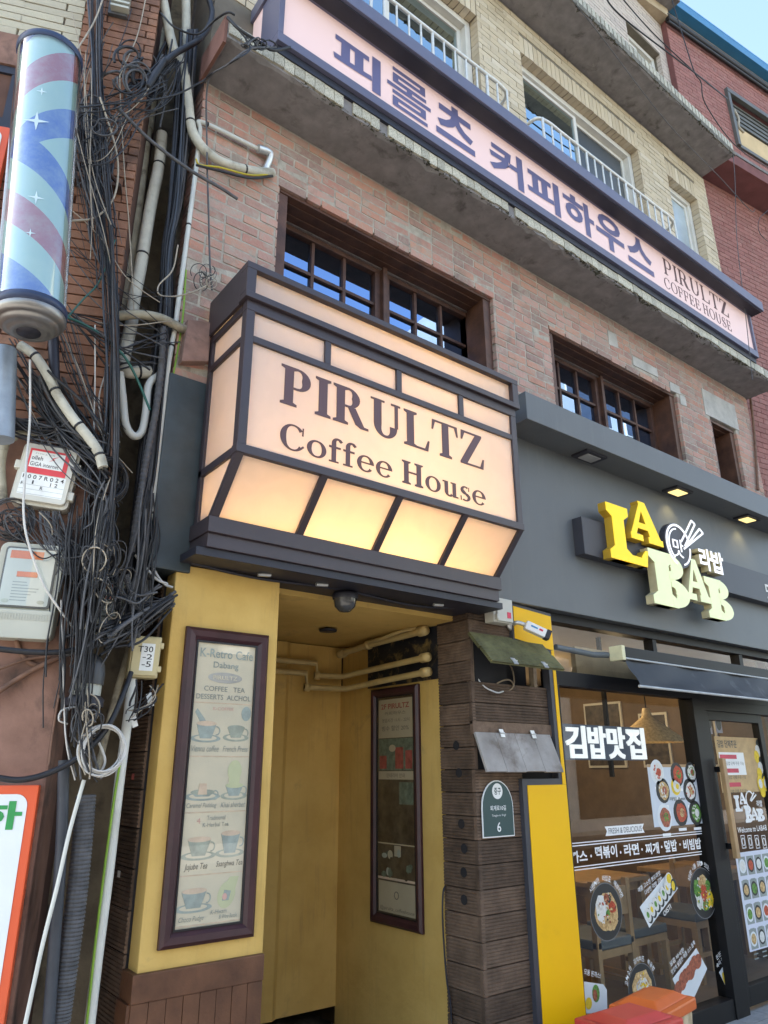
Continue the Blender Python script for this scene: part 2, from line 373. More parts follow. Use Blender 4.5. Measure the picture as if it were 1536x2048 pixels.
# ---------------------------------------------------------------- materials of the place
M = {}
M['mortar'] = pm('mortar', (.37,.335,.275), .95, var=.25, scale=14, dirt=(.16,.14,.12), bump=.7, bscale=80)
M['brick'] = brick_mat('old_red_brick', [(.46,.205,.145),(.50,.265,.19),(.36,.19,.155),(.50,.29,.235),(.46,.21,.16),(.29,.18,.155),(.47,.29,.235)], speck=.66, stain=(.17,.15,.125), stain_at=.60, smear=(.37,.335,.275))
M['cream'] = brick_mat('cream_brick', [(.50,.405,.275),(.56,.465,.325),(.47,.385,.265),(.60,.515,.385)], .75, .2, (.22,.18,.13), .68)
M['cream_joint'] = pm('cream_joint', (.17,.145,.11), .95, bump=.4)
M['pinkgrey'] = brick_mat('pale_pink_brick', [(.48,.40,.34),(.54,.46,.39),(.45,.38,.33)], .85, .3, (.24,.20,.18), .7)
M['redpaint'] = brick_mat('red_painted_brick', [(.255,.10,.085),(.30,.125,.105),(.235,.095,.08)], .75, .12, (.20,.06,.06), .7)
M['redwall'] = pm('red_wall', (.17,.065,.06), .85, bump=.3)
M['concrete'] = pm('weathered_concrete', (.205,.19,.182), .92, var=.22, scale=9, dirt=(.07,.062,.055), dirt_at=.62, bump=1.0, bscale=35)
M['tile'] = pm('glazed_edge_tile', (.50,.46,.35), .55, var=.15, scale=14, dirt=(.10,.09,.06), dirt_at=.54, rnd=.25)
M['tile_mossy'] = pm('mossy_edge_tile', (.20,.18,.14), .8, var=.3, scale=20, dirt=(.04,.038,.03), dirt_at=.5, rnd=.3)
M['wood'] = pm('dark_red_brown_wood', (.070,.032,.022), .55, var=.35, scale=11, c2=(.11,.052,.034), bump=.25, bscale=90)
M['woodred'] = pm('red_brown_wood', (.105,.042,.020), .5, var=.3, scale=8, c2=(.155,.066,.032), bump=.3, bscale=70)
M['glass_up'] = glass_mat('blue_window_glass', (.22,.26,.30), .44, 0.0, .04, (.42,.62,.95))
M['glass_3'] = glass_mat('third_floor_glass', (.25,.36,.40), .42, 0.0, .04, (.72,.93,1.0))
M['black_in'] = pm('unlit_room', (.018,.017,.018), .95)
M['white_pvc'] = pm('white_window_frame', (.62,.60,.54), .45, var=.08, scale=5, dirt=(.3,.28,.24), dirt_at=.72)
M['steel_white'] = pm('white_painted_rail', (.62,.62,.58), .4, metal=.2, var=.12, scale=30, dirt=(.25,.17,.10), dirt_at=.72)
M['window_backing'] = pm('pale_curtain', (.50,.52,.50), .9, var=.12)

# ---------------------------------------------------------------- street and what stands across it (seen in the panes)
M['paving'] = pm('grey_paving', (.30,.295,.285), .85, var=.14, scale=5, dirt=(.14,.135,.13), dirt_at=.66, bump=.4, rnd=.12)
M['asphalt'] = pm('asphalt', (.055,.055,.057), .9, var=.3, scale=40, bump=.6, bscale=140)
M['kerbstone'] = pm('kerbstone', (.36,.35,.33), .85, bump=.4)
g = MB(); g.box(-120, 120, -120, 60, -.40, -.30); struct(g.build('ground', M['asphalt']))
g = MB(); g.box(-60, 60, -10.6, -4.6, -.30, -.12); struct(g.build('road', M['asphalt']))
pave = MB(); pave.box(-60, 60, -4.45, 14, -.30, -.008); pave = struct(pave.build('pavement', M['paving']))
ps = []
for i in range(20):
    for k in range(12):
        ps.append((3.0+i*.30, 3.294+i*.30, -1.75+k*.15, -1.606+k*.15))
lay(pave, Fr((0,0,0), (1,0,0), (0,1,0), (0,0,1)), ps, 'paving_slab', M['paving'], .03, .0, 240, .004, .0008)
k = MB(); k.box(-60, 60, -4.6, -4.45, -.30, .0); struct(k.build('kerb', M['kerbstone']))
g = MB(); g.box(-60, 60, -14, -10.6, -.30, -.008); struct(g.build('far_pavement', M['paving']))
M['stucco'] = pm('cream_stucco', (.66,.63,.57), .9, var=.1, bump=.3)
M['white_render'] = pm('white_render', (.70,.70,.68), .9, var=.08, bump=.3)
M['far_glass'] = pm('far_window_glass', (.05,.06,.075), .08, spec=.8)
M['dark_shop'] = pm('added_front_dark', (.03,.03,.033), .35, var=.4, scale=.6)
M['far_grey'] = pm('pale_grey_render', (.34,.37,.39), .9, var=.15, scale=.5)
M['brownbrick'] = pm('brown_brick_far', (.30,.20,.15), .9)
def far_building(x0, x1, h, mat, label, cols, fl):
    b = thing('shop_building', label, 'building', ((x0+x1)/2, -14.5, 0))
    w = MB(); w.box(x0, x1, -22, -14, -.2, h); wall = w.build('wall', M[mat], b)
    c = MB(); c.box(x0-.1, x1+.1, -14.0, -13.8, h-.35, h+.1); c.build('cornice', M['concrete'], b)
    s_ = MB(); s_.box(x0+.3, x1-.3, -14.0, -13.9, 0, 4.4); s_.build('added_dark_front', M['dark_shop'], b)  # unseen dark ground floor, added so the shop window mirrors a dark street
    dx = (x1-x0)/cols
    for f in range(fl):
        z = .5+f*3.1
        if f == 0: continue
        for i in range(cols):
            a = x0+dx*i+dx*.2; q = MB(); q.box(a-.06, a+dx*.6+.06, -14.0, -13.93, z+.34, z+2.26); wd = q.build('window', M['white_pvc'], b)
            q = MB(); q.box(a, a+dx*.6, -13.95, -13.91, z+.4, z+2.2); q.build('pane', M['far_glass'], wd)
far_building(-9, 1.5, 9.6, 'stucco', 'cream rendered shop building across the street, mirrored in the panes', 4, 3)
far_building(1.6, 10.5, 6.6, 'white_render', 'low white rendered building across the street, mirrored in the upper panes', 4, 2)
far_building(21.5, 38, 24, 'far_grey', 'tall pale apartment block across the street, mirrored in the far wooden windows', 6, 7)

M['chrome'] = pm('wheel_alloy', (.55,.55,.56), .3, metal=.9)
# ================================================================ the brick building
bld = thing('brick_building', 'four storey building of old red brick and cream brick with concrete ledges', 'building', (4.2, .5, 0))
X0, X1 = 1.08, 7.37
fr0 = FY(0)
W2 = [(1.605, 3.43, 3.45, 4.95), (4.07, 5.90, 3.45, 4.96), (6.49, 6.99, 3.45, 4.90)]
W3 = [(1.62, 3.46, 6.05, 7.95), (4.03, 5.905, 6.05, 7.97), (6.47, 7.10, 6.05, 7.97)]
# second floor
wall = slab(fr0, X0+.01, X1-.01, 2.75, 5.40, [(a-.006, b+.006, c, d+.006) for a, b, c, d in W2], -.30, -.0022).build('wall', M['mortar'], bld)
patch = [(6.40, 7.06, 4.90, 5.20), (4.88, 5.02, 5.10, 5.25), (5.22, 5.62, 5.02, 5.12), (5.80, 5.98, 4.96, 5.06), (5.95,6.06,4.86,4.97)]
pcs = courses(X0, X1, 3.30, 5.395, W2+patch,   .193, .052, .0135, mixhead=True)
lay(wall, fr0, pcs, 'brick', M['brick'], .115, .0, 300, .022, .0012)
M['cement'] = pm('cement_patch', (.42,.40,.36), .95, var=.2, bump=.6)
for p in patch:
    m = MB(); m.prism(fr0, [(p[0]+.004,p[2]),(p[1],p[2]+.012),(p[1]-.006,p[3]),(p[0]+.01,p[3]-.008)], -.12, .004); m.build('cement_patch', M['cement'], wall)
# rowlock of bricks on edge above the heads
# third floor
wall3 = slab(fr0, X0+.01, X1-.006, 5.55, 8.45, [(a-.005, b+.005, c, d+.005) for a, b, c, d in W3], -.35, -.006).build('upper_wall', M['cream_joint'], bld)
sold = []
for a, b, c, d in W3:
    u = a-.0
    while u < b-.03: sold.append((u, u+.058, d, d+.215)); u += .0655
pcs = courses(X0, X1, 6.2, 8.45, W3+[(a, b, d, d+.222) for a, b, c, d in W3], .205, .059, .0065)
lay(wall3, fr0, pcs+sold, 'cream_brick', M['cream'], .09, .0, 300, .02, .0012)
# fourth floor, set back a little
fr4 = FY(.18)
W4 = [(6.45, 7.22, 9.35, 10.6), (3.6, 5.2, 9.3, 10.6), (1.3, 2.9, 9.3, 10.6)]
wall4 = slab(fr4, X0, 7.395, 8.5, 11.45, [(a-.004, b+.004, c, d+.004) for a, b, c, d in W4], -.3, -.006).build('top_wall', M['cream_joint'], bld)
lay(wall4, fr4, courses(X0, 7.40, 8.62, 11.45, W4, .205, .059, .008), 'pale_brick', M['pinkgrey'], .06, .0, 120, .02, .001)
m = MB(); m.box(X0-.1, 7.43, -.12, 3.4, 11.45, 11.62); m.build('roof_edge', M['concrete'], bld)
# return walls so that the block is closed
m = MB(); m.box(1.205, 1.29, .115, 7, 0, 2.76); m.build('side_wall', M['black_in'], bld)  # ground-level wall added to stop sun leaking into the doorway
m = MB(); m.box(X0+.012, X0+.2, .02, 7, 2.75, 11.4); m.build('side_wall', M['concrete'], bld)
m = MB(); m.box(7.2, X1-.012, .30, 7, 0, 11.4); m.build('side_wall', M['redwall'], bld)
m = MB(); m.box(X0+.2, 7.2, 3.0, 3.2, 0, 11.4); m.build('rear_wall', M['black_in'], bld)
for z in (5.45, 8.5): m = MB(); m.box(X0+.2, 7.2, .3, 3.0, z-.1, z+.1); m.build('floor_slab', M['black_in'], bld)
m = MB(); m.box(X0+.2, 7.2, .3, 3.0, 2.78, 2.9); m.build('floor_slab', M['concrete'], bld)
m = MB(); m.box(X0+.2, 7.2, .3, 3.0, 11.3, 11.45); m.build('floor_slab', M['black_in'], bld)

def rough_ledge(x0, x1, y0, y1, z0, z1, n=90, amp=.012):
    """slab whose lower front arris is broken away unevenly"""
    m = MB(); xs = [x0+(x1-x0)*i/n for i in range(n+1)]; P = []
    for x in xs:
        a = random.uniform(0, amp)*(1.0 if random.random() < .7 else 2.6)
        P.append([(x,y0,z1),(x,y0+random.uniform(0,.003),z0+a),(x,y0+a*1.2+.012,z0+random.uniform(-.004,.003)),(x,(y0+y1)/2,z0+random.uniform(-.004,.004)),(x,y1,z0),(x,y1,z1)])
    vs = [p for g_ in P for p in g_]; fs = []
    for i in range(n):
        for k in range(6): fs.append((i*6+k, (i+1)*6+k, (i+1)*6+(k+1) % 6, i*6+(k+1) % 6))
    fs += [tuple(range(6)), tuple(range(n*6+5, n*6-1, -1))]
    return m.add(vs, fs)
led = rough_ledge(1.065, 7.42, -.325, .02, 5.40, 5.505).build('ledge', M['concrete'], bld)
fl = FY(-.325); ps = []; u = 1.07
while u < 7.40: ps.append((u, u+.0660, 5.418+random.uniform(-.004,.014), 5.515)); u += .0695
lay(led, fl, ps, 'edge_tile', M['tile'], .02, .011, 300, .02, .002, missing=.02)
m = MB(); m.box(1.045, 1.063, -.32, .0, 5.36, 5.56); m.build('end_board', pm('rust_brown_board', (.16,.075,.055), .9, bump=.4), led)
led2 = rough_ledge(1.0, 7.36, -.395, .16, 8.46, 8.60, 90, .01).build('ledge', M['concrete'], bld)
fl = FY(-.395); ps = []; ps2 = []; u = 1.0
while u < 7.35: ps.append((u, u+.052, 8.545, 8.66)); ps2.append((u, u+.064, 8.468+random.uniform(-.004,.01), 8.54)); u += .0695
lay(led2, fl, ps, 'edge_tile', M['tile'], .02, .006, 150, .02, .002)
lay(led2, fl, ps2, 'edge_tile', M['tile_mossy'], .02, .009, 150, .02, .004)

# dark moss and crumbling mortar along the broken lower edge of both ledges
M['moss'] = pm('dark_moss_crust', (.045,.042,.030), .95, var=.4, scale=60, c2=(.085,.08,.05))
def crust(parent, y0, z0, xa, xb, n):
    m = MB()
    for i in range(n):
        x = xa+(xb-xa)*random.random()
        if math.sin(x*3.1)+math.sin(x*7.7+1)+random.uniform(-1,1) < -.2: continue
        c = Vector((x, y0+random.uniform(-.004,.05)*random.random(), z0+random.uniform(-.006,.02))); r = random.uniform(.004,.015)
        vs = [c+Vector((random.gauss(0,1),random.gauss(0,.7),random.gauss(0,.6)))*r for k_ in range(4)]; m.add(vs, [(0,1,2),(0,2,3),(0,3,1),(1,3,2)])
    m.build('moss_crust', M['moss'], parent, kind='stuff')
crust(led, -.327, 5.405, 1.5, 7.4, 1500); crust(led2, -.40, 8.465, 2.5, 7.35, 900)

# second-floor wooden windows
M['woodhead'] = pm('window_casing_wood', (.075,.033,.021), .5, var=.3, scale=8, c2=(.13,.058,.034), bump=.3, bscale=70)
def wood_window(o, posts, sashes, rows, gz):
    x0, x1, z0, z1 = o; w = MB()
    w.box(x0+.003, x1-.003, .022, .29, z1-.035, z1-.004); w.box(x0+.003, x0+.075, .03, .29, z0, z1-.035); w.box(x1-.075, x1-.003, .03, .29, z0, z1-.035)
    win = w.build('window', M['woodhead'], bld, .003)
    m = MB(); m.box(x0+.075, x1-.075, .075, .28, z1-.043, z1-.035); m.box(x0+.075, x1-.075, .145, .285, z1-.050, z1-.043); m.build('head_board', M['wood'], win, .004)
    m = MB(); m.box(x0+.075, x1-.075, .200, .214, z1-.060, z1-.049); m.build('metal_strip', M['chrome'], win)
    for a, b in posts: m = MB(); m.box(a, b, .18, .29, z0, z1-.048); m.build('mullion', M['wood'], win, .003)
    for a, b, nc in sashes:
        s = MB(); zt = z1-.048; f = .045
        s.box(a, b, .215, .27, zt-f, zt); s.box(a, a+f, .215, .27, z0, zt-f); s.box(b-f, b, .215, .27, z0, zt-f)
        s.build('sash', M['wood'], win, .003)
        cols = [a+f+(b-a-2*f)*i/nc for i in range(nc+1)]; zs = [gz[0]-(gz[1])*i for i in range(rows+1)]; zs[0] = zt-f
        for c in cols[1:-1]: m = MB(); m.box(c-.011, c+.011, .228, .266, z0, zt-f); m.build('glazing_bar', M['wood'], win)
        for z in zs[1:-1]: m = MB(); m.box(a+f, b-f, .230, .264, z-.011, z+.011); m.build('glazing_bar', M['wood'], win)
        for i in range(nc):
            for r in range(rows):
                lo = max(zs[r+1]+.011, z0)
                t = random.uniform(-.0012, .0012); m = MB()
                xa, xb, za, zb = cols[i]+.009, cols[i+1]-.009, lo, zs[r]-.009
                m.add([(xa,.25+t,za),(xb,.25-t,za),(xb,.25-t,zb),(xa,.25+t,zb)], [(0,1,2,3)]); m.build('pane', M['glass_up'], win)
    m = MB(); m.box(x0+.02, x1-.02, .68, .70, z0, z1); m.build('dark_room_sheet', M['black_in'], win)  # black sheet stands in for the dark room behind the panes
wood_window(W2[0], [(2.535, 2.57)], [(1.70, 2.535, 3), (2.57, 3.40, 3)], 4, (4.857, .2525))
wood_window(W2[1], [(4.975, 5.01)], [(4.16, 4.975, 3), (5.01, 5.825, 3)], 4, (4.867, .2525))
wood_window(W2[2], [], [(6.565, 6.915, 2)], 4, (4.81, .2525))

# third-floor white windows, two sliding leaves each
def white_window(o, leaves, Y=.09, mat='glass_3', base=0.0):
    x0, x1, z0, z1 = o; Y += base; w = MB()
    w.box(x0+.004, x1-.004, Y, Y+.10, z1-.07, z1-.004); w.box(x0+.004, x0+.065, Y, Y+.10, z0, z1-.07); w.box(x1-.065, x1-.004, Y, Y+.10, z0, z1-.07); w.box(x0+.065, x1-.065, Y, Y+.1, z0, z0+.07)
    win = w.build('window', M['white_pvc'], bld, .003)
    n = len(leaves)
    for i, gm in enumerate(leaves):
        a = x0+.065+(x1-x0-.13)*i/n; b = x0+.065+(x1-x0-.13)*(i+1)/n; yy = Y+.025+.035*(i % 2); s = MB(); f = .045
        a2 = a-.012*(i > 0); b2 = b+.012*(i < n-1)
        s.box(a2, b2, yy, yy+.03, z1-.07-f, z1-.072); s.box(a2, a2+f, yy, yy+.03, z0+.07, z1-.07-f); s.box(b2-f, b2, yy, yy+.03, z0+.07, z1-.07-f); s.box(a2+f, b2-f, yy, yy+.03, z0+.07, z0+.11)
        s.build('sash', M['white_pvc'], win, .002)
        m = MB(); m.add([(a2+f-.004,yy+.015,z0+.1),(b2-f+.004,yy+.015,z0+.1),(b2-f+.004,yy+.015,z1-.07-f+.004),(a2+f-.004,yy+.015,z1-.07-f+.004)], [(0,1,2,3)]); m.build('pane', M[gm], win)
    m = MB(); m.box(x0+.01, x1-.01, Y+.30, Y+.32, z0, z1); m.build('window_backing', M['black_in'], win)  # black sheet painting the unlit room behind these leaves
M['screen'] = glass_mat('insect_screen', (.20,.20,.20), .10, .35, 0, (.55,.58,.58))
white_window(W3[0], ['glass_3', 'glass_3'])
white_window(W3[1], ['glass_3', 'screen'])
M['frosted'] = pm('frosted_pale_glass', (.36,.43,.46), .25, var=.15, scale=3, spec=.6)
white_window(W3[2], ['frosted'])
white_window(W4[0], ['glass_3', 'screen'], base=.18); white_window(W4[1], ['glass_3', 'screen'], base=.18); white_window(W4[2], ['glass_3', 'screen'], base=.18)

# window guard rails
def railing(x0, x1, y, zt, zb):
    r = MB(); r.tube(spline([(x0,.05,zt-.02),(x0+.0,y+.12,zt-.01),(x0+.03,y+.03,zt),(x0+.14,y,zt),(x0+.3,y,zt)],5)[:-1]+[(x0+.3,y,zt),(x1-.3,y,zt)]+spline([(x1-.3,y,zt),(x1-.14,y,zt),(x1-.03,y+.03,zt),(x1,y+.12,zt-.01),(x1,.05,zt-.02)],5)[1:], .016, 10)
    rail = r.build('railing', M['steel_white'], bld)
    m = MB(); m.tube([(x0+.05,y,zb),(x1-.05,y,zb)], .011, 8); m.build('bottom_rail', M['steel_white'], rail)
    n = int((x1-x0-.1)/.118)
    for i in range(n+1): x = x0+.06+(x1-x0-.12)*i/n; m = MB(); m.tube([(x,y,zb),(x,y,zt)], .0085 if i % 5 else .012, 8); m.build('bar', M['steel_white'], rail)
railing(1.5, 3.62, -.185, 6.955, 6.15)
railing(3.95, 6.12, -.185, 6.955, 6.15)
# ================================================================ signs of the coffee house
M['pale_pink'] = emit_mat('backlit_pale_pink', (1.0,.74,.72), .062)
M['navy'] = pm('slate_blue_metal', (.108,.108,.16), .45, var=.06, scale=3, spec=.5)
M['navy_dark'] = pm('dark_metal_and_shade', (.02,.02,.028), .5)
M['letter_blue'] = pm('slate_violet_vinyl', (.118,.112,.215), .5, var=.04)
M['letter_brown'] = pm('plum_brown_vinyl', (.105,.055,.06), .5, var=.04)
fs = FY(-.36)
bs = thing('fascia_sign', 'long pale pink backlit sign with violet Korean lettering above the ledge', 'sign', (4.1, -.36, 5.56))
SX0, SX1, SZ0, SZ1 = 1.345, 6.97, 5.565, 6.20
m = MB(); m.fbox(fs, SX0+.03, SX1-.03, SZ0+.065, SZ1, -.20, -.012); m.build('panel', M['pale_pink'], bs)
m = MB(); m.fbox(fs, SX0, SX1, SZ0, SZ0+.07, -.22, .012); m.fbox(fs, SX0, SX0+.035, SZ0+.07, SZ1, -.22, .012); m.fbox(fs, SX1-.03, SX1, SZ0+.07, SZ1, -.22, .012); m.build('frame', M['navy'], bs, .003)
m = MB(); m.box(SX0-.015, SX1+.05, -.49, .0, 6.085, 6.195); hood = m.build('hood', M['navy'], bs, .004)
m = MB(); m.box(SX0, SX1+.03, -.47, -.371, 6.072, 6.083); m.build('soffit', M['navy_dark'], hood)  # near-black sheet paints the shadow band beneath the hood
m = MB(); m.box(SX0+.004, SX0+.02, -.335, -.01, SZ0+.05, SZ1); m.build('side_panel', M['pale_pink'], bs)
m = MB(); m.box(SX0+.02, SX1-.02, -.345, -.02, 5.506, 5.562); m.build('base_band', M['navy_dark'], bs)  # black strip paints the shadow gap between sign and ledge tiles
def px_box(fr_hit, L, Rr, Tp, B):
    f = lambda q: fr_hit.loc(HIT(q[0], q[1], fr_hit.o, fr_hit.n))
    return f(L)[0], f(Rr)[0], f(B)[1], f(Tp)[1]
for ch, L, Rr, Tp, B in (('피',(668,110),(763,151),(670,56),(761,190)),('롤',(776,157),(863,216),(783,127),(859,255)),('츠',(874,246),(952,306),(901,208),(952,313)),
                         ('커',(979,286),(1048,352),(979,272),(1047,383)),('피',(1055,344),(1120,393),(1056,328),(1119,432)),('하',(1128,397),(1189,439),(1138,383),(1186,476)),
                         ('우',(1196,468),(1251,497),(1217,433),(1233,506)),('스',(1258,509),(1309,542),(1277,476),(1309,553))):
    u0, u1, v0, v1 = px_box(fs, L, Rr, Tp, B)
    m = MB(); text_fit(m, fs, ch, u0, u1, v0, v1, -.008, bold=.012 if ch == '롤' else .035); m.build('letter', M['letter_blue'], bs)
u0, u1, v0, v1 = px_box(fs, (1326,513), (1459,625), (1326,512), (1333,549)); m = MB(); serif(m, fs, 'PIRULTZ', u0, u1, 5.865, 6.045, -.0112, .13, .05, .07, .10); m.build('lettering', M['letter_brown'], bs)
u0, u1, v0, v1 = px_box(fs, (1331,563), (1464,650), (1335,554), (1341,578)); serif_words('lettering', M['letter_brown'], bs, fs, 'COFFEE HOUSE', u0, u1, 5.705, 5.82, -.0112, .12, .045, .07, .12)

# ---- the lit box sign over the door
def lit_panel(name, c):
    t = NT(name); b = t.b; t.t.nodes.remove(b)
    co = t.coord(); f = t.noise(7, 4, .5, co, 1.2); col = t.mix(t.ramp(f, [(.42, 0), (.62, 1)]), mul(c, .97), c)
    d = t.n('ShaderNodeBsdfDiffuse'); tr = t.n('ShaderNodeBsdfTranslucent'); gl = t.n('ShaderNodeBsdfGlossy'); gl.inputs['Roughness'].default_value = .08
    t.l(col, d.inputs[0]); t.l(col, tr.inputs[0]); m1 = t.n('ShaderNodeMixShader'); m1.inputs[0].default_value = .55
    t.l(d.outputs[0], m1.inputs[1]); t.l(tr.outputs[0], m1.inputs[2])
    m2 = t.n('ShaderNodeMixShader'); t.l(t.schlick(), m2.inputs[0])
    t.l(m1.outputs[0], m2.inputs[1]); t.l(gl.outputs[0], m2.inputs[2]); t.l(m2.outputs[0], t.out.inputs[0]); return t.m
M['acrylic'] = lit_panel('opal_acrylic', (.88,.74,.66))
M['sign_frame'] = pm('dark_plum_metal', (.040,.029,.033), .42, var=.10, scale=4, spec=.5)
M['inside_white'] = pm('white_box_lining', (.8,.76,.7), .8, var=.03)
sg = thing('box_sign', 'brown framed light box over the doorway reading PIRULTZ Coffee House', 'sign', (2.16, -.22, 2.53))
a, b, yf, yb = 1.245, 3.085, -.435, -.03
zt, zl, z2, zm, zb, zs = 3.905, 3.725, 3.665, 3.515, 2.935, 2.675      # top, lip, row, main top, bend, base
ybase = -.215
F = FY(yf); th = .042
def bar(*bx): m = MB(); m.box(*bx); m.build('frame_bar', M['sign_frame'], sg, .003)
# front frame
bar(a-.02, b+.02, yf-.022, yf+.05, zt-.035, zt); bar(a-.02, b+.02, yf-.026, yf+.06, zl-.022, zl+.012)
bar(a, b, yf-.004, yf+.045, zl-.075, zl-.022)
for x in (a, b): bar(x-.02*(x == a), x+.02*(x == b)+.03*(x == a), yf-.021, yf+.05, zl+.012, zt-.035) if x == a else bar(x-.03, x+.02, yf-.021, yf+.05, zl+.012, zt-.035)
bar(a, a+.044, yf-.003, yf+.045, zb+.02, zl-.075); bar(b-.044, b, yf-.003, yf+.045, zb+.02, zl-.075)
bar(a+.044, b-.044, yf-.002, yf+.04, zm-.03, zm+.005)
for i in (1, 2, 3): x = a+(b-a)*i/4; bar(x-.018, x+.018, yf-.001, yf+.04, zm+.005, zl-.075)
bar(a-.004, b+.004, yf-.008, yf+.045, zb-.022, zb+.02)
# left and right sides
for x0, x1 in ((a-.001, a+.042), (b-.042, b+.001)):
    bar(x0, x1, yf+.045, yb, zm-.03, zm+.004); bar(x0, x1, yf+.045, yb, zb-.022, zb+.018); bar(x0, x1, yb-.04, yb, zs, zm-.03); bar(x0, x1, yb-.04, yb, zm+.004, zl-.07); bar(x0, x1, yf+.05, yb, zl-.07, zl-.03)
m = MB(); m.box(a-.018, a-.002, yf+.05, yb, zl-.03, zt); m.build('side_plate', M['sign_frame'], sg)
m = MB(); m.box(b+.002, b+.018, yf+.05, yb, zl-.03, zt); m.build('side_plate', M['sign_frame'], sg)
m = MB(); m.box(a-.016, b+.016, yf+.05, yb, zt-.02, zt-.004); m.build('top_plate', M['sign_frame'], sg)
m = MB(); m.box(a+.02, b-.02, yb, yb+.015, zs-.05, zt-.02); m.build('back_plate', M['inside_white'], sg)
# sloped lower bars
for i in range(5):
    x = a+(b-a)*i/4; x0, x1 = (x, x+.036) if i == 0 else ((x-.036, x) if i == 4 else (x-.019, x+.019))
    m = MB(); m.hexa([(x0,ybase-.01,zs),(x1,ybase-.01,zs),(x1,ybase+.035,zs),(x0,ybase+.035,zs)], [(x0,yf-.004,zb-.02),(x1,yf-.004,zb-.02),(x1,yf+.04,zb-.02),(x0,yf+.04,zb-.02)]); m.build('slanted_bar', M['sign_frame'], sg)
# acrylic panels
def panel(vs): m = MB(); m.add(vs, [(0,1,2,3)]); m.build('panel', M['acrylic'], sg)
y = yf+.012
panel([(a+.03,y,zl+.012),(b-.03,y,zl+.012),(b-.03,y,zt-.035),(a+.03,y,zt-.035)])
for i in range(4):
    x0 = a+(b-a)*i/4; x1 = a+(b-a)*(i+1)/4; panel([(x0+.017,y,zm+.004),(x1-.017,y,zm+.004),(x1-.017,y,zl-.074),(x0+.017,y,zl-.074)])
    panel([(x0+.018,ybase+.012,zs+.002),(x1-.018,ybase+.012,zs+.002),(x1-.018,yf+.018,zb-.021),(x0+.018,yf+.018,zb-.021)])
panel([(a+.04,y,zb+.018),(b-.04,y,zb+.018),(b-.04,y,zm-.028),(a+.04,y,zm-.028)])
for x in (a+.014, b-.014):
    panel([(x,yf+.03,zm+.002),(x,yb-.03,zm+.002),(x,yb-.03,zl-.068),(x,yf+.03,zl-.068)]); panel([(x,yf+.03,zb+.016),(x,yb-.03,zb+.016),(x,yb-.03,zm-.028),(x,yf+.03,zm-.028)])
    panel([(x,ybase+.02,zs+.002),(x,yb-.03,zs+.002),(x,yb-.03,zb-.021),(x,yf+.02,zb-.021)])
# base
m = MB(); m.box(a-.012, b+.012, ybase-.014, yb+.03, zs-.075, zs); m.build('base_band', M['sign_frame'], sg, .003)
m = MB(); m.box(a-.004, b+.004, ybase+.004, yb+.028, 2.535, zs-.074); m.build('base_board', M['sign_frame'], sg, .003)
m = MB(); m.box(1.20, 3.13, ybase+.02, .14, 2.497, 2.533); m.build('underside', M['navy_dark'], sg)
# tubes inside
def tube_lamp(x, y, z, sx, e):
    L = bpy.data.lights.new('tube_lamp', 'AREA'); L.shape = 'RECTANGLE'; L.size = sx; L.size_y = .04; L.energy = e*(.27 if abs(z-3.22) > .1 else .17); L.color = (1.0,.66,.26)
    o = bpy.data.objects.new('tube_lamp', L); o.location = (x, y, z); o.rotation_euler = (rad(90), 0, 0); link(o, sg)
    return o
for x, y_, z, e in ((1.55,-.24,3.80,.7),(2.05,-.28,3.80,2.2),(2.45,-.28,3.80,2.8),(2.85,-.24,3.80,1.3),(1.5,-.08,2.79,1.5),(1.95,-.08,2.77,2.6),(2.4,-.08,2.77,2.8),(2.85,-.08,2.79,1.7),(1.75,-.07,3.22,.55),(2.35,-.07,3.22,1.5),(2.85,-.07,3.22,.7)): tube_lamp(x, y_, z, .42, e)
u0, u1, v0, v1 = px_box(F, (563,770), (970,905), (564,726), (562,805)); m = MB(); serif(m, F, 'PIRULTZ', u0, u1, 3.225, 3.435, -.0095, .185, .06, .075, .05); m.build('lettering', M['letter_brown'], sg)
u0, u1, v0, v1 = px_box(F, (562,870), (973,985), (562,841), (562,896)); serif_words('lettering', M['letter_brown'], sg, F, 'Coffee House', u0, u1, 3.00, 3.13, -.0095, .17, .065, .07, .06)

# ================================================================ restaurant fascia next door
M['grey_panel'] = pm('slate_grey_panel', (.108,.116,.118), .5, var=.05, scale=2, dirt=(.085,.095,.10), dirt_at=.66, spec=.4, streak=(.16,.165,.16), streak_k=.35)
M['grey_dark'] = pm('charcoal_panel', (.045,.046,.055), .5, var=.06, scale=3)
M['yellow_panel'] = pm('golden_yellow_panel', (.84,.46,.004), .5, var=.04, scale=2, dirt=(.74,.40,.01), dirt_at=.7, spec=.25)
fa = thing('shop_fascia', 'slate grey restaurant fascia with projecting canopy and downlights', 'fascia', (5.3, 0, 2.6))
m = MB(); m.box(3.13, 7.36, -.06, .30, 2.60, 3.80); m.build('fascia_panel', M['grey_panel'], fa, .004)
m = MB(); m.box(3.36, 7.40, -.30, .0, 3.785, 3.99); can = m.build('canopy', M['grey_panel'], fa, .004)
for x, on in ((4.18, 0), (5.35, 1), (6.5, 1)):
    d = MB(); d.box(x-.12, x+.12, -.24, -.10, 3.768, 3.784); dl = d.build('downlight', M['navy_dark'], fa)
    m = MB(); m.box(x-.075, x+.075, -.215, -.125, 3.762, 3.767); m.build('lens', emit_mat('lit_lens', (1,.80,.35), .28) if on else pm('unlit_lens', (.32,.32,.31), .3), dl)
    if on:
        L = bpy.data.lights.new('spot', 'SPOT'); L.energy = 1.2; L.spot_size = rad(105); L.spot_blend = .7; L.color = (1,.80,.38); L.shadow_soft_size = .04
        o = bpy.data.objects.new('spot', L); o.location = (x, -.17, 3.755); o.rotation_euler = (rad(14), 0, 0); link(o, fa)
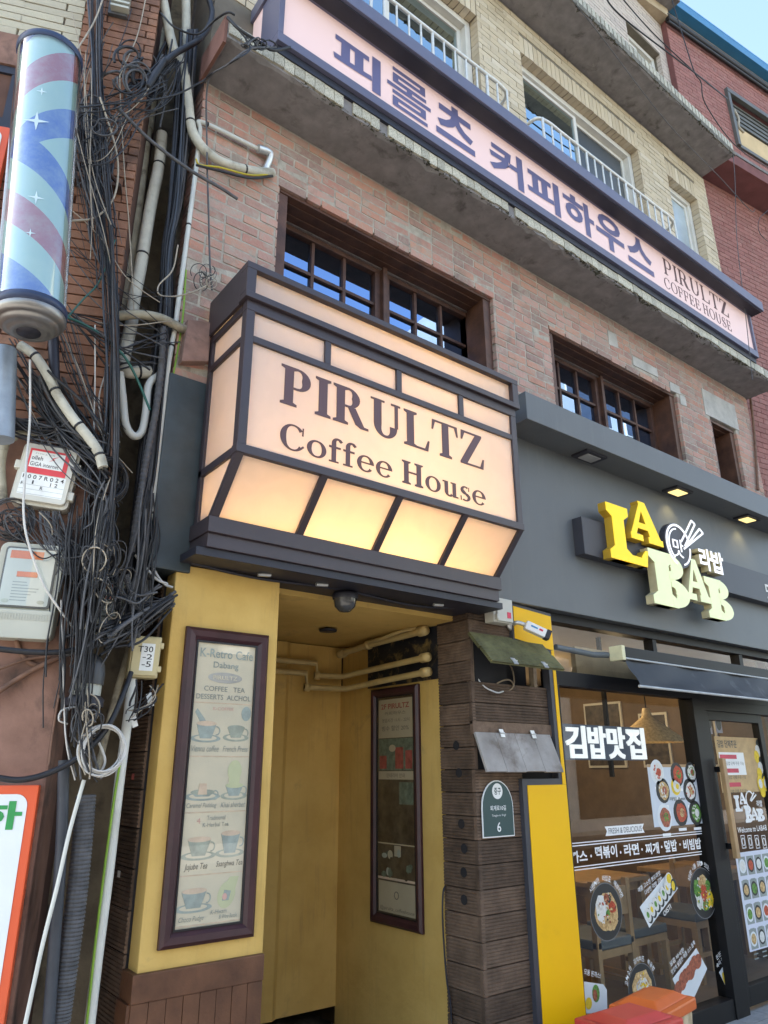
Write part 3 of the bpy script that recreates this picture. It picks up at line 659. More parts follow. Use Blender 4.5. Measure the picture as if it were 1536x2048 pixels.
m = MB(); m.box(4.045, 7.30, -.145, -.061, 3.015, 3.29); bar_ = m.build('name_bar', M['grey_dark'], fa, .003)
fl_ = FY(-.145)
text_u = MB(); text_fit(text_u, fl_, '맛', 6.66, 6.80, 3.05, 3.20, .003, .03); text_u.build('lettering', M['white_pvc'], bar_)
# raised letters
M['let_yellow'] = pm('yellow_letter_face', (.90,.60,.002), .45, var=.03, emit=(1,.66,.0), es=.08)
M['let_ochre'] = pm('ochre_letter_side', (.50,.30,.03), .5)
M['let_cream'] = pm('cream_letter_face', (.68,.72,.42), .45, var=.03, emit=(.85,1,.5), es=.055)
M['let_tan'] = pm('tan_letter_side', (.52,.45,.26), .5)
M['neon'] = emit_mat('white_neon', (.86,.90,1.0), .2)
fl3 = FY(-.215)
lg = thing('letter_sign', 'raised yellow and cream slab serif letters LABAB on the grey fascia', 'sign', (5.0, -.18, 2.9))
Z7 = lambda x, y: (980+x*.36198, 700+y*.36198)
def let(ch, L, Rr, Tp, B, face, side, TT=.27, SS=.10):
    u0, u1, v0, v1 = px_box(fl3, Z7(*L), Z7(*Rr), Z7(*Tp), Z7(*B)); P, w = glyph(ch, TT, .15, SS); k = (u1-u0)/w
    body = MB(); fc = MB()
    for i, q in enumerate(P):
        qq = [(u0+x*k, v0+y*(v1-v0)) for x, y in q]; body.prism(fl3, qq, -.068+.0003*(i % 7), -.0035); fc.prism(fl3, qq, -.003, .0002*(i % 9))
    o = body.build('letter', M[side], lg); fc.build('face', M[face], o)
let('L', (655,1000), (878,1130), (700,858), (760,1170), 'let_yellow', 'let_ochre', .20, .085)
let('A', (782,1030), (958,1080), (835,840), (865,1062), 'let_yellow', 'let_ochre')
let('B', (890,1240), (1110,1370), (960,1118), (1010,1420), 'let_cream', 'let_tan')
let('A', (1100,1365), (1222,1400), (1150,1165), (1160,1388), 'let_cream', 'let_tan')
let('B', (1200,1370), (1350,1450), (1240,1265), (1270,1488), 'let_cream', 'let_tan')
# bowl and chopsticks emblem
em = thing('emblem', 'white outlined bowl and chopsticks emblem above the cream letters', 'emblem', (5.1, -.18, 3.3))
q0 = fl3.loc(HIT(*Z7(1040,1080), fl3.o, fl3.n)); 
m = MB(); m.lathe([(0,0),(.19,0),(.19,.05),(0,.05)], fl3.p(q0[0],q0[1],-.03), (0,-1,0), 32, False); 
def strip(m, fr, p, q, w, c0, c1):
    p = Vector(p); q = Vector(q); d = (q-p).normalized(); n_ = Vector((-d.y, d.x))*w/2
    m.prism(fr, [tuple(p-n_), tuple(q-n_), tuple(q+n_), tuple(p+n_)], c0, c1)
L7 = lambda x, y: fl3.loc(HIT(*Z7(x, y), fl3.o, fl3.n))
em_back = MB(); em_back.lathe([(0,0),(.185,0),(.185,.05),(0,.05)], fl3.p(q0[0],q0[1],-.05), (0,-1,0), 32, False); em_back.build('backing', M['grey_dark'], em)
m = MB()
for q in arc(q0[0], q0[1], .175, .175, 20, 250, .018, 40)+arc(q0[0], q0[1], .14, .14, 95, 235, .012, 20)+arc(q0[0], q0[1], .165, .165, -75, 0, .014, 14): m.prism(fl3, q, .003, .008)
for (p1, p2) in (((1050,1060),(1105,945)),((1105,945),(1125,965)),((1125,965),(1070,1085)),((1075,1090),(1150,990)),((1150,990),(1170,1015)),((1170,1015),(1065,1100))): strip(m, fl3, L7(*p1), L7(*p2), .016, .0085, .013)
text_fit(m, fl3, '맛', q0[0]-.085, q0[0]+.06, q0[1]-.10, q0[1]+.05, .003, .0, 0, .005)
m.build('outline', M['neon'], em)
ko = thing('korean_letters', 'small raised white Korean letters beside the bowl emblem', 'sign', (5.5, -.18, 3.2))
for ch, L, Rr, Tp, B in (('라',(1158,1150),(1225,1180),(1170,1092),(1180,1212)), ('밥',(1225,1170),(1293,1200),(1240,1112),(1250,1232))):
    u0, u1, v0, v1 = px_box(fl3, Z7(*L), Z7(*Rr), Z7(*Tp), Z7(*B)); m = MB(); text_fit(m, fl3, ch, u0, u1, v0, v1, -.068, .03, 0, .066); o = m.build('letter', M['let_tan'], ko)
    m = MB(); text_fit(m, fl3, ch, u0, u1, v0, v1, .001, .03); m.build('face', M['neon'], o)
# ================================================================ doorway of the coffee house
M['yellow_wall'] = pm('ochre_yellow_plaster', (.58,.365,.098), .72, var=.10, scale=3, c2=(.64,.425,.135), dirt=(.34,.235,.10), dirt_at=.68, bump=.8, bscale=16, spec=.3, streak=(.30,.20,.085), streak_k=.5)
def ribbed(name, c, axis='z', pitch=.0115):
    t = NT(name); gi = t.n('ShaderNodeNewGeometry'); pos = gi.outputs['Position']; oi = t.n('ShaderNodeObjectInfo')
    sx = t.n('ShaderNodeSeparateXYZ'); t.l(pos, sx.inputs[0])
    w = t.math('SINE', t.math('MULTIPLY', sx.outputs[2], 2*math.pi/pitch))
    r = t.math('FRACT', t.math('ADD', oi.outputs['Random'], gi.outputs['Random Per Island']))
    col = t.mix(t.ramp(t.noise(9, 6, .7, pos), [(.3, 0), (.72, 1)]), mul(c, .6), mul(c, 1.45))
    col = t.mix(1.0, col, t.ramp(r, [(0, .62), (1, 1.35)]), 'MULTIPLY')
    col = t.mix(t.ramp(t.noise(3.1, 5, .6, pos), [(.58, 0), (.75, .55)]), col, mul(c, 2.2))
    t.set(col, .8, 0, .25); h = t.math('ADD', t.math('MULTIPLY', w, .5), t.math('MULTIPLY', t.noise(70, 3, .6, pos), .6)); t.bump(h, .9, .004); return t.m
M['plank'] = ribbed('dark_ribbed_plank', (.115,.076,.052), pitch=.9)
dw = thing('doorway', 'ochre yellow plastered doorway of the coffee house', 'doorway', (2.2, .3, 0))
m = MB(); m.box(1.195, 1.735, 0, .105, .86, 2.494); m.build('pier', M['yellow_wall'], dw, .006)
m = MB(); m.box(1.72, 1.735, .106, .45, 0, 2.46); m.build('left_wall', M['yellow_wall'], dw); m = MB(); m.box(1.28, 1.30, .3, 2.6, 0, 2.5); m.box(1.3, 1.9, 2.5, 2.6, 0, 2.5); m.build('dark_stair_void', M['black_in'], dw)  # black box added towards the stairs to darken the doorway
m = MB(); m.box(3.055, 3.20, .28, 1.39, 0, 2.16); m.box(3.075, 3.2, .28, 1.39, 2.16, 2.46); m.build('right_wall', M['yellow_wall'], dw)
# far wall bulges towards the street and fades off to the stairs
pts = [(3.06,1.385),(2.62,1.39),(2.58,1.36),(2.2,1.40),(1.95,1.55),(1.80,1.9),(1.80,2.3),(3.1,2.3)]
m = MB(); n = len(pts); m.add([(x,y,.18) for x,y in pts]+[(x,y,2.46) for x,y in pts], [(i,(i+1)%n,n+(i+1)%n,n+i) for i in range(n)]+[tuple(range(n))]); m.build('rear_wall', M['yellow_wall'], dw)
m = MB(); m.box(1.735, 3.2, .142, 2.0, 2.468, 2.55); ceil = m.build('ceiling', M['yellow_wall'], dw)
for x, y in ((1.98,.72),(2.55,.80)): m = MB(); m.lathe([(0,0),(.055,0),(.06,.012),(.045,.016),(0,.016)], (x,y,2.446), (0,0,1), 20); m.build('recessed_light', M['navy_dark'], ceil)
m = MB(); m.box(3.048, 3.06, .30, 1.04, 2.135, 2.465); m.build('black_sheet', pm('peeling_black_sheet', (.014,.016,.022), .45, var=.4, scale=12, dirt=(.34,.24,.09), dirt_at=.58), dw)
m = MB(); m.box(1.72, 3.06, .105, 2.2, -.007, .02); m.build('threshold', M['concrete'], dw)
# wainscot
wn_ = thing('wainscot', 'red brown wooden wainscot at the foot of the yellow pier', 'panelling', (1.45, -.02, 0))
m = MB(); m.box(1.172, 1.732, -.022, .11, .775, .872); m.build('top_rail', M['woodred'], wn_, .004)
m = MB(); m.box(1.18, 1.725, -.008, .108, -.005, .776); m.build('backing', M['wood'], wn_)
for i in range(8):
    x = 1.176+i*.0695; m = MB(); m.box(x, x+.0675, -.017+random.uniform(-.001,.001), -.008, 0, .774); m.build('board', M['woodred'], wn_, .002)
m = MB(); m.box(1.163, 1.178, -.010, .108, 0, .774); m.build('side_board', M['woodred'], wn_)

# plank-clad side of the pier, towards the gap between the buildings
pk = thing('plank_cladding', 'dark ribbed plank cladding behind the yellow pier beside the pipes', 'cladding', (1.17, .3, 0))
fx = Fr((1.175, 0, 0), (0,1,0), (0,0,1), (-1,0,0))
m = MB(); m.fbox(fx, .106, .62, 0, 2.44, -.08, -.012); m.build('backing', M['black_in'], pk)
for i in range(16):
    z = .01+i*.152; m = MB(); m.ribplank(fx, .108, .60, z, z+.1475, -.012, random.uniform(-.001,.001), 9); m.build('plank', M['plank'], pk)
m = MB(); m.fbox(fx, .20, .225, 1.565, 1.59, .002, .004); m.build('sticker', pm('red_sticker', (.5,.12,.1), .6), pk)
m = MB(); m.fbox(fx, .24, .27, 1.18, 1.205, .002, .004); m.build('sticker', M['white_pvc'], pk)

# plank-clad pillar between doorway and restaurant
pl = thing('plank_pillar', 'dark ribbed plank pillar between the doorway and the yellow board', 'pillar', (3.35, .1, 0))
m = MB(); m.box(3.06, 3.36, .02, .285, 0, 2.58); m.box(3.36, 3.74, .20, .285, 0, 2.58); m.box(3.36,3.74,.02,.2,0,1.66); m.build('core', M['black_in'], pl)
fxs = Fr((3.035, 0, 0), (0,1,0), (0,0,1), (-1,0,0)); ffr = FY(0)
PT = .1225
for i in range(21):
    z = .012+i*PT; zz = min(z+PT-.0045, 2.585)
    e = random.uniform(-.0015, .0015)
    m = MB(); m.ribplank(fxs, .0, .288, z, zz, -.024, e, 7)
    m.build('plank', M['plank'], pl)
    if 2.04 < z < 2.33 or 1.60 < z+.02 < 1.76: 
        continue
    m = MB(); m.ribplank(ffr, 3.030, 3.70 if z > 1.5 else 3.42, z+.002, zz+.002, -.022, .001+random.uniform(-.0015,.0015), 7); m.build('plank', M['plank'], pl)
for v, uu in ((1.735,.145),(1.585,.13),(1.315,.125),(1.19,.11),(1.07,.12)): m = MB(); m.disc(fxs, uu, v, .026, .026, .0035, 20); m.build('hole', M['black_in'], pl)
m = MB(); m.disc(fxs, .125, .935, .026, .026, .0035, 20); m.build('hole', M['black_in'], pl)
# open hatch behind the upper flap
M['rawwood'] = pm('weathered_bare_wood', (.20,.15,.10), .85, var=.35, scale=14, bump=.4)
for a_, b_ in ((3.045,3.075),(3.60,3.63)): m = MB(); m.box(a_, b_, .012, .05, 2.03, 2.36); m.build('jamb', M['rawwood'], pl)
M['greenplank'] = ribbed('mossy_plank', (.105,.10,.045)); M['greyboard'] = pm('weathered_grey_board', (.30,.27,.24), .8, var=.25, scale=5, c2=(.38,.35,.32), dirt=(.10,.065,.045), dirt_at=.56, bump=.4)
M['steel'] = pm('galvanised_steel', (.55,.55,.53), .35, metal=.7, var=.15, scale=20)
def flap(x0, x1, zt_, zb_, out, mat, n, name, sk=0.0):
    L = math.hypot(zt_-zb_, out); F_ = Fr((x0, -.004, zt_), (1,0,sk), (0,-out/L,-(zt_-zb_)/L), (0,-(zt_-zb_)/L, out/L))
    t_ = thing(name, 'mossy green plank flap propped open below the camera' if n == 2 else 'weathered grey board flap hinged over the address plate', 'flap', (x0, 0, zt_))
    for i in range(n):
        if n == 2: m = MB(); m.fbox(F_, .01*i, x1-x0+.01*i, L*i/n+.001, L*(i+1)/n-.001, 0, .02); m.build('board', mat, t_, .002)
        else: m = MB(); w = (x1-x0)/n; m.fbox(F_, w*i+.001, w*(i+1)-.001, .0, L+random.uniform(-.008,.004), 0, .014); m.build('board', mat, t_, .001)
    for x in (.3, .72):
        m = MB(); s = L-.045 if n == 2 else -.02; m.fbox(F_, (x1-x0)*x, (x1-x0)*x+.035, s, s+.05, .016, .023); h = m.build('hinge', M['steel'], t_, .001)
        m = MB(); m.tube([F_.p((x1-x0)*x-.002, s+.025, .024), F_.p((x1-x0)*x+.037, s+.025, .024)], .004, 8); m.build('pin', M['steel'], h)
    return t_
flap(3.015, 3.655, 2.365, 2.175, .17, M['greenplank'], 2, 'hatch_flap')
flap(3.03, 3.68, 1.80, 1.585, .085, M['greyboard'], 4, 'hatch_flap')
m = MB(); m.box(3.03, 3.72, -.006, .02, 1.795, 1.865); m.build('plank', M['plank'], pl)
for i, pth in enumerate(([(3.10,.08,2.30),(3.12,.02,2.10),(3.20,-.03,2.035),(3.28,-.02,2.045)], [(3.22,.05,2.04),(3.27,.0,2.10),(3.36,-.01,2.115),(3.44,.02,2.05)], [(3.38,.1,2.30),(3.42,.03,2.2),(3.38,-.01,2.08),(3.33,.04,2.04)])):
    m = MB(); m.tube(spline(pth), .005, 6); tag(m.build('loose_wire', M['rawwood'] if i else M['steel'], None), 'stray wire loops hanging out of the open hatch', 'wire', 'loose wires in the hatch')

# address plate
ad = thing('address_plate', 'dark green arched house number plate with a white 6', 'plate', (3.18, -.02, 1.24))
fad = FY(-.008); M['green_plate'] = pm('dark_green_enamel', (.018,.055,.055), .4, var=.04); M['white_ink'] = pm('white_ink', (.75,.76,.74), .5, var=.02)
def archp(x0, x1, z0, z1, ins=0):
    r = (x1-x0)/2; c = (x0+x1)/2; return [(x0+ins,z0+ins),(x1-ins,z0+ins)]+[(c+(r-ins)*math.cos(rad(a_)), z1-r*1.15+(r*1.15-ins)*math.sin(rad(a_))) for a_ in range(0, 181, 12)]
m = MB(); m.prism(fad, archp(3.062,3.312,1.248,1.545), 0, .006); m.build('rim', M['white_ink'], ad)
m = MB(); m.prism(fad, archp(3.062,3.312,1.248,1.545,.006), .0005, .008); m.build('face', M['green_plate'], ad)
m = MB(); m.disc(fad, 3.187, 1.487, .042, .042, .009); m.build('seal', M['white_ink'], ad)
m = MB(); text_fit(m, fad, '중구', 3.160, 3.214, 1.468, 1.505, .010, .02); m.build('seal_mark', M['green_plate'], ad)
m = MB(); text_fit(m, fad, '퇴계로10길', 3.125, 3.25, 1.385, 1.412, .009, .01); text_fit(m, fad, 'Toegye-ro 10-gil', 3.135, 3.245, 1.352, 1.366, .009); text_fit(m, fad, '6', 3.172, 3.202, 1.275, 1.325, .009, .005); m.build('lettering', M['white_ink'], ad)

# utility box and camera on the pillar
M['box_beige'] = pm('beige_plastic', (.50,.49,.43), .5, var=.06, scale=4, dirt=(.36,.34,.28), dirt_at=.7); M['red_label'] = pm('red_label', (.55,.03,.07), .5); M['cctv_white'] = pm('white_camera_housing', (.68,.69,.68), .35, var=.04)
ub = thing('junction_box', 'small beige junction box with red label beside the security camera', 'box', (3.24, -.03, 2.45))
m = MB(); m.box(3.165, 3.325, -.085, -.005, 2.445, 2.60); bx_ = m.build('case', M['box_beige'], ub, .008)
m = MB(); m.box(3.185, 3.32, -.10, -.083, 2.452, 2.594); m.build('lid', M['box_beige'], ub, .006)
for z in (2.475, 2.555): m = MB(); m.box(3.172, 3.192, -.108, -.085, z-.015, z+.015); m.build('latch', M['box_beige'], ub, .002)
m = MB(); m.box(3.268, 3.30, -.1025, -.1008, 2.475, 2.512); m.build('sticker', M['red_label'], ub)
cc = thing('security_camera', 'white bullet security camera on a round wall bracket', 'camera', (3.39, -.02, 2.46))
m = MB(); m.lathe([(0,0),(.038,0),(.042,.012),(.03,.022),(0,.024)], (3.395,-.004,2.462), (0,-1,0), 24); m.build('base', M['steel'], cc)
m = MB(); m.tube(spline([(3.395,-.02,2.462),(3.40,-.055,2.47),(3.43,-.075,2.462),(3.45,-.085,2.45)]), .013, 10); m.build('arm', M['steel'], cc)
axc = (Vector((3.60,-.20,2.36))-Vector((3.42,-.09,2.455))).normalized(); sidev = Vector((0,0,1)).cross(axc).normalized(); upv = axc.cross(sidev)
fc_ = Fr((3.43,-.095,2.45), axc, upv, sidev)
m = MB(); m.fbox(fc_, 0, .135, -.026, .030, -.028, .028); bd = m.build('body', M['cctv_white'], cc, .008)
m = MB(); m.fbox(fc_, .134, .165, -.028, .033, -.031, .031); m.build('hood', M['navy_dark'], cc, .006)
fside = Fr(fc_.p(0,0,-.0285), axc, upv, -sidev); m = MB(); m.fbox(fside, .03, .075, .002, .012, 0, .0012); m.build('label', pm('blue_label', (.05,.25,.5), .5), bd); m = MB(); m.fbox(fside, .085, .11, .002, .014, 0, .0012); m.build('label', M['red_label'], bd)

# pipes in the doorway
M['pipe_yellow'] = pm('ochre_painted_pipe', (.50,.37,.16), .55, var=.12, scale=12)
def ppipe(pts, r, lab):
    t_ = thing('water_pipe', lab, 'pipe', pts[0], 'painted pipes inside the doorway'); m = MB(); m.tube(pts, r, 12); m.build('tube', M['pipe_yellow'], t_)
    for p, q in ((pts[0], pts[1]), (pts[-1], pts[-2])):
        d = (Vector(q)-Vector(p)).normalized(); m = MB(); m.lathe([(0,-.012),(r*1.35,-.006),(r*1.5,.02),(r*1.5,.06),(r*1.15,.068)], p, d, 14); m.build('end_cap', M['pipe_yellow'], t_)
    for k_ in (len(pts)//2,):
        p = Vector(pts[k_]); d = (Vector(pts[k_])-Vector(pts[k_-1])).normalized(); m = MB(); m.lathe([(r,-.02),(r*1.4,-.018),(r*1.4,.018),(r,.02)], p, d, 14); m.build('coupling', M['pipe_yellow'], t_)
X = 2.985
ppipe([(X,.34,2.435),(X,.55,2.43),(X,.95,2.42),(X,1.30,2.40)], .022, 'ochre painted pipe running just under the doorway ceiling')
ppipe([(X,.32,2.265),(X,.50,2.26),(X,.85,2.25),(X,1.25,2.235),(2.80,1.31,2.235),(2.79,1.31,2.32),(2.40,1.33,2.32),(1.85,1.36,2.30)], .020, 'middle ochre painted pipe stepping up round the doorway corner')
ppipe([(X,.32,2.175),(X,.50,2.17),(X,.85,2.16),(X,1.22,2.145),(2.70,1.28,2.145),(2.69,1.28,2.24),(2.40,1.30,2.24),(1.85,1.33,2.22)], .020, 'lowest ochre painted pipe stepping up round the doorway corner')
m = MB(); m.tube(spline([(X-.02,.95,2.435),(X-.05,.75,2.43),(X-.03,.55,2.455),(X,.42,2.46)]), .012, 8); tag(m.build('flexible_conduit', M['pipe_yellow']), 'slack beige conduit under the doorway ceiling', 'conduit')
m = MB(); m.tube(spline([(3.03,.27,.99),(3.0,.26,.95),(2.995,.262,.80),(3.0,.25,.55),(3.015,.24,.42),(3.02,.235,.1)]), .0055, 6); tag(m.build('thin_cable', M['navy_dark']), 'thin black cable down the edge of the plank pillar', 'cable')
# dome camera and spot fittings under the box sign
dm = thing('dome_camera', 'dark dome camera under the box sign', 'camera', (2.12, -.03, 2.5))
m = MB(); m.lathe([(0,.075),(.03,.07),(.055,.045),(.06,.015),(.062,0)], (2.13,.0,2.46), (0,0,-1), 24); m.build('dome', pm('smoked_dome', (.05,.05,.05), .15, spec=.6), dm)
m = MB(); m.lathe([(.066,0),(.07,.02),(.06,.035),(0,.035)], (2.13,.0,2.455), (0,0,1), 24); m.build('base', M['navy_dark'], dm)
for i, x in enumerate((1.60, 1.93, 2.72)):
    s_ = thing('spot_fitting', 'small metal spot fitting under the box sign', 'lamp', (x, -.06, 2.5), 'spot fittings under the box sign')
    m = MB(); m.tube([(x,-.06,2.52),(x,-.06,2.50),(x+.01,-.075,2.492)], .008, 8); m.build('stem', M['navy_dark'], s_); m = MB(); m.tube([(x-.03,-.075,2.487),(x+.035,-.08,2.493)], .010, 10); m.build('barrel', M['steel'], s_)
m = MB(); m.tube(spline([(1.25,-.03,2.50),(1.6,-.02,2.485),(2.1,-.015,2.50),(2.6,-.02,2.48),(3.05,-.03,2.52)]), .008, 6); tag(m.build('sign_cable', M['navy_dark']), 'black cable slung under the box sign', 'cable')

# ---- framed posters
M['frame_wine'] = pm('wine_red_frame', (.042,.013,.016), .42, var=.25, scale=10, spec=.4); M['frame_black'] = pm('black_frame_edge', (.012,.011,.013), .35)
M['paper'] = pm('sun_bleached_poster', (.58,.53,.41), .7, var=.06, scale=4, c2=(.64,.57,.43)); M['ink_grey'] = pm('faded_grey_ink', (.26,.29,.27), .7); M['ink_blue'] = pm('faded_blue_ink', (.31,.36,.335), .7, var=.2, scale=20)
M['ink_green'] = pm('faded_green_ink', (.33,.36,.30), .7, var=.2, scale=20); M['ink_peach'] = pm('faded_peach_ink', (.58,.45,.34), .7, var=.15, scale=20); M['ink_lime'] = pm('faded_lime_ink', (.50,.52,.33), .7, var=.1); M['ink_rose'] = pm('faded_rose_ink', (.60,.36,.32), .7)
M['ink_dark'] = pm('dark_print_ink', (.10,.10,.09), .7)
M['pglass'] = glass_mat('poster_glass', (.97,.97,.95), -.02)
def picture_frame(t_, fr, x0, x1, z0, z1, w):
    for (a_, b_, c_, d_) in (((x0,z0),(x1,z0),(x1-w,z0+w),(x0+w,z0+w)),((x1,z0),(x1,z1),(x1-w,z1-w),(x1-w,z0+w)),((x1,z1),(x0,z1),(x0+w,z1-w),(x1-w,z1-w)),((x0,z1),(x0,z0),(x0+w,z0+w),(x0+w,z1-w))):
        m = MB(); k = .25; mid = lambda p, q, t: (p[0]+(q[0]-p[0])*t, p[1]+(q[1]-p[1])*t)
        o1, o2 = a_, b_; i1, i2 = d_, c_; p1, p2 = mid(o1,i1,.28), mid(o2,i2,.28); q1, q2 = mid(o1,i1,.72), mid(o2,i2,.72)
        m.add([fr.p(*o1,0),fr.p(*o2,0),fr.p(*o2,.016),fr.p(*o1,.016),fr.p(*p2,.03),fr.p(*p1,.03),fr.p(*q2,.026),fr.p(*q1,.026),fr.p(*i2,.010),fr.p(*i1,.010),fr.p(*i2,0),fr.p(*i1,0)],
              [(0,1,2,3),(3,2,4,5),(5,4,6,7),(7,6,8,9),(9,8,10,11),(0,3,5,7,9,11),(1,10,8,6,4,2),(0,11,10,1)]); m.build('frame_side', M['frame_wine'], t_)
    m = MB(); wi = w+.008
    m.fbox(fr, x0+w, x1-w, z0+w, z0+wi, .0, .013); m.fbox(fr, x0+w, x1-w, z1-wi, z1-w, .0, .013); m.fbox(fr, x0+w, x0+wi, z0+wi, z1-wi, .0, .013); m.fbox(fr, x1-wi, x1-w, z0+wi, z1-wi, .0, .013); m.build('inner_slip', M['frame_black'], t_)
mp = thing('menu_board', 'tall wine red framed menu of faded coffee and tea pictures on the yellow pier', 'menu board', (1.47, -.02, .94))
fm = FY(-.004); x0, x1, z0, z1 = 1.262, 1.677, .942, 2.212
picture_frame(mp, fm, x0, x1, z0, z1, .055)
m = MB(); m.fbox(fm, x0+.055, x1-.055, z0+.055, z1-.055, 0, .004); pp = m.build('poster', M['paper'], mp)
px0, px1 = x0+.066, x1-.066; pw = px1-px0
def T(s, a_, b_, zc, h, mat='ink_grey', bold=0.0, shear=0.0, c=.0065):
    m = MB(); text_fit(m, fm, s, px0+pw*a_, px0+pw*b_, zc-h/2, zc+h/2, c, bold, shear); m.build('print', M[mat], pp)
m = MB(); serif_c = .006
T('K-Retro Cafe', .04, .97, 2.105, .040, 'ink_blue', .012); T('Dabang', .28, .72, 2.050, .036, 'ink_blue', .01)
m = MB(); m.disc(fm, px0+pw*.5, 1.998, pw*.30, .024, .0058, 28); m.build('print', pm('oval_grey', (.40,.39,.36), .7), pp)
T('PIRULTZ', .29, .71, 1.998, .018, 'paper', .015, 0, .0072)
T('COFFEE   TEA', .15, .86, 1.948, .022, 'ink_grey', .005); T('DESSERTS  ALCHOL', .03, .97, 1.912, .022, 'ink_grey', .005)
for z in (1.886, 1.66, 1.435, 1.195, 1.012): m = MB(); m.fbox(fm, px0, px1, z-.0022, z+.0022, .004, .0056); m.build('rule', M['ink_peach'], pp)
T('K-COFFEE', .33, .68, 1.862, .014, 'ink_rose')
T('Vienna coffee', .02, .47, 1.692, .026, 'ink_grey', .0, .25); T('French Press', .54, .97, 1.692, .024, 'ink_grey', 0, .25)
T('Caramel Pudding', .02, .50, 1.460, .024, 'ink_grey', 0, .25); T('Khai sherbet', .57, .98, 1.462, .022, 'ink_grey', 0, .25)
T('Traditional', .36, .66, 1.412, .017, 'ink_grey'); T('K-Herbal Tea', .30, .72, 1.385, .016, 'ink_grey'); T('4', .20, .26, 1.402, .022, 'ink_rose')
T('Jujube Tea', .06, .42, 1.225, .030, 'ink_dark', 0, .25); T('Ssanghwa Tea', .56, .99, 1.228, .028, 'ink_dark', 0, .25)
T('Choco Pudge', .04, .42, 1.034, .024, 'ink_grey', 0, .25); T('K-Hwam', .52, .78, 1.052, .017, 'ink_grey', 0, .25); T('& Wine Bottle', .66, .95, 1.032, .016, 'ink_grey', 0, .25)
def cup(cx, zb_, w, h, bowl, sauc, top, kind=0):
    u = px0+pw*cx
    m = MB(); m.disc(fm, u, zb_+.012, w*.75, .017, .0052, 26); m.build('picture', M[sauc], pp); m = MB(); m.disc(fm, u, zb_+.014, w*.55, .011, .0056, 26); m.build('picture', M['paper'], pp)
    m = MB(); m.prism(fm, [(u-w*.28,zb_+.012),(u+w*.28,zb_+.012),(u+w*.5,zb_+h),(u-w*.5,zb_+h)], .0052, .0061); m.build('picture', M[bowl], pp)
    m = MB(); m.disc(fm, u, zb_+h, w*.5, .011, .0064, 24); m.build('picture', M[top], pp)
    m = MB()
    for q in arc(u+w*.52, zb_+h*.6, .018, .02, -100, 100, .005, 10): m.prism(fm, q, .0052, .0060)
    m.build('picture', M[bowl], pp)
cup(.24, 1.722, .095, .075, 'ink_blue', 'ink_blue', 'ink_peach'); cup(.75, 1.728, .085, .055, 'ink_green', 'ink_green', 'ink_green')
m = MB(); m.prism(fm, [(px0+.02,1.86),(px0+.055,1.82),(px0+.07,1.80),(px0+.045,1.79),(px0+.01,1.845)], .0045, .0053); m.build('picture', M['ink_blue'], pp)
m = MB(); m.disc(fm, px0+pw*.91, 1.845, .024, .032, .0052, 20); m.build('picture', M['ink_blue'], pp)
cup(.26, 1.485, .11, .03, 'ink_blue', 'ink_blue', 'ink_green'); m = MB(); m.prism(fm, [(px0+pw*.18,1.505),(px0+pw*.33,1.505),(px0+pw*.31,1.55),(px0+pw*.20,1.55)], .0065, .0075); m.build('picture', M['ink_peach'], pp)
cup(.78, 1.485, .085, .055, 'ink_blue', 'ink_green', 'ink_lime'); m = MB(); m.disc(fm, px0+pw*.77, 1.60, .034, .045, .0056, 24); m.build('picture', M['ink_lime'], pp); m = MB(); m.disc(fm, px0+pw*.77, 1.565, .027, .03, .0068, 20); m.build('picture', M['ink_lime'], pp)
cup(.27, 1.255, .105, .075, 'ink_green', 'ink_green', 'ink_peach'); cup(.77, 1.258, .09, .09, 'ink_blue', 'ink_green', 'ink_peach')
cup(.25, 1.062, .11, .075, 'ink_blue', 'ink_blue', 'ink_peach')
m = MB(); m.disc(fm, px0+pw*.76, 1.112, .04, .052, .0056, 24, -.3); m.prism(fm, [(px0+pw*.68,1.13),(px0+pw*.90,1.13),(px0+pw*.95,1.178),(px0+pw*.80,1.178)], .0042, .0052); m.build('picture', M['ink_lime'], pp)
m = MB(); m.prism(fm, [(px0+pw*.69,1.09),(px0+pw*.80,1.09),(px0+pw*.83,1.125),(px0+pw*.72,1.13)], .006, .0068); m.build('picture', M['ink_blue'], pp)
m = MB(); m.disc(fm, px0+pw*.73, 1.105, .011, .013, .0075, 14); m.build('picture', M['ink_rose'], pp)
m = MB(); m.add([fm.p(x0+.055,z0+.055,.0105),fm.p(x1-.055,z0+.055,.0105),fm.p(x1-.055,z1-.055,.0105),fm.p(x0+.055,z1-.055,.0105)], [(0,1,2,3)]); m.build('cover_glass', M['pglass'], mp)

mp2 = thing('framed_poster', 'dark framed photo poster on the right wall inside the doorway', 'poster', (3.05, .7, .72))
fm = Fr((3.05, 0, 0), (0,-1,0), (0,0,1), (-1,0,0)); x0, x1, z0, z1 = -.982, -.482, .715, 2.12
picture_frame(mp2, fm, x0, x1, z0, z1, .055)
M['photo_dark'] = pm('dark_photo_print', (.05,.033,.022), .5, var=.6, scale=14, c2=(.11,.08,.05), spec=.5); M['paper2'] = pm('cream_print', (.42,.36,.25), .6, var=.06); M['photo_red'] = pm('red_photo', (.30,.06,.05), .6, var=.4, scale=25); M['photo_green'] = pm('green_photo', (.11,.15,.11), .6, var=.5, scale=25)
m = MB(); m.fbox(fm, x0+.055, x1-.055, z0+.055, z1-.055, 0, .004); pp = m.build('poster', M['photo_dark'], mp2); px0, px1 = x0+.066, x1-.066; pw = px1-px0
def blk(a_, b_, c_, d_, mat, c=.0055): m = MB(); m.fbox(fm, px0+pw*a_, px0+pw*b_, c_, d_, .0042, c); m.build('picture', M[mat], pp)
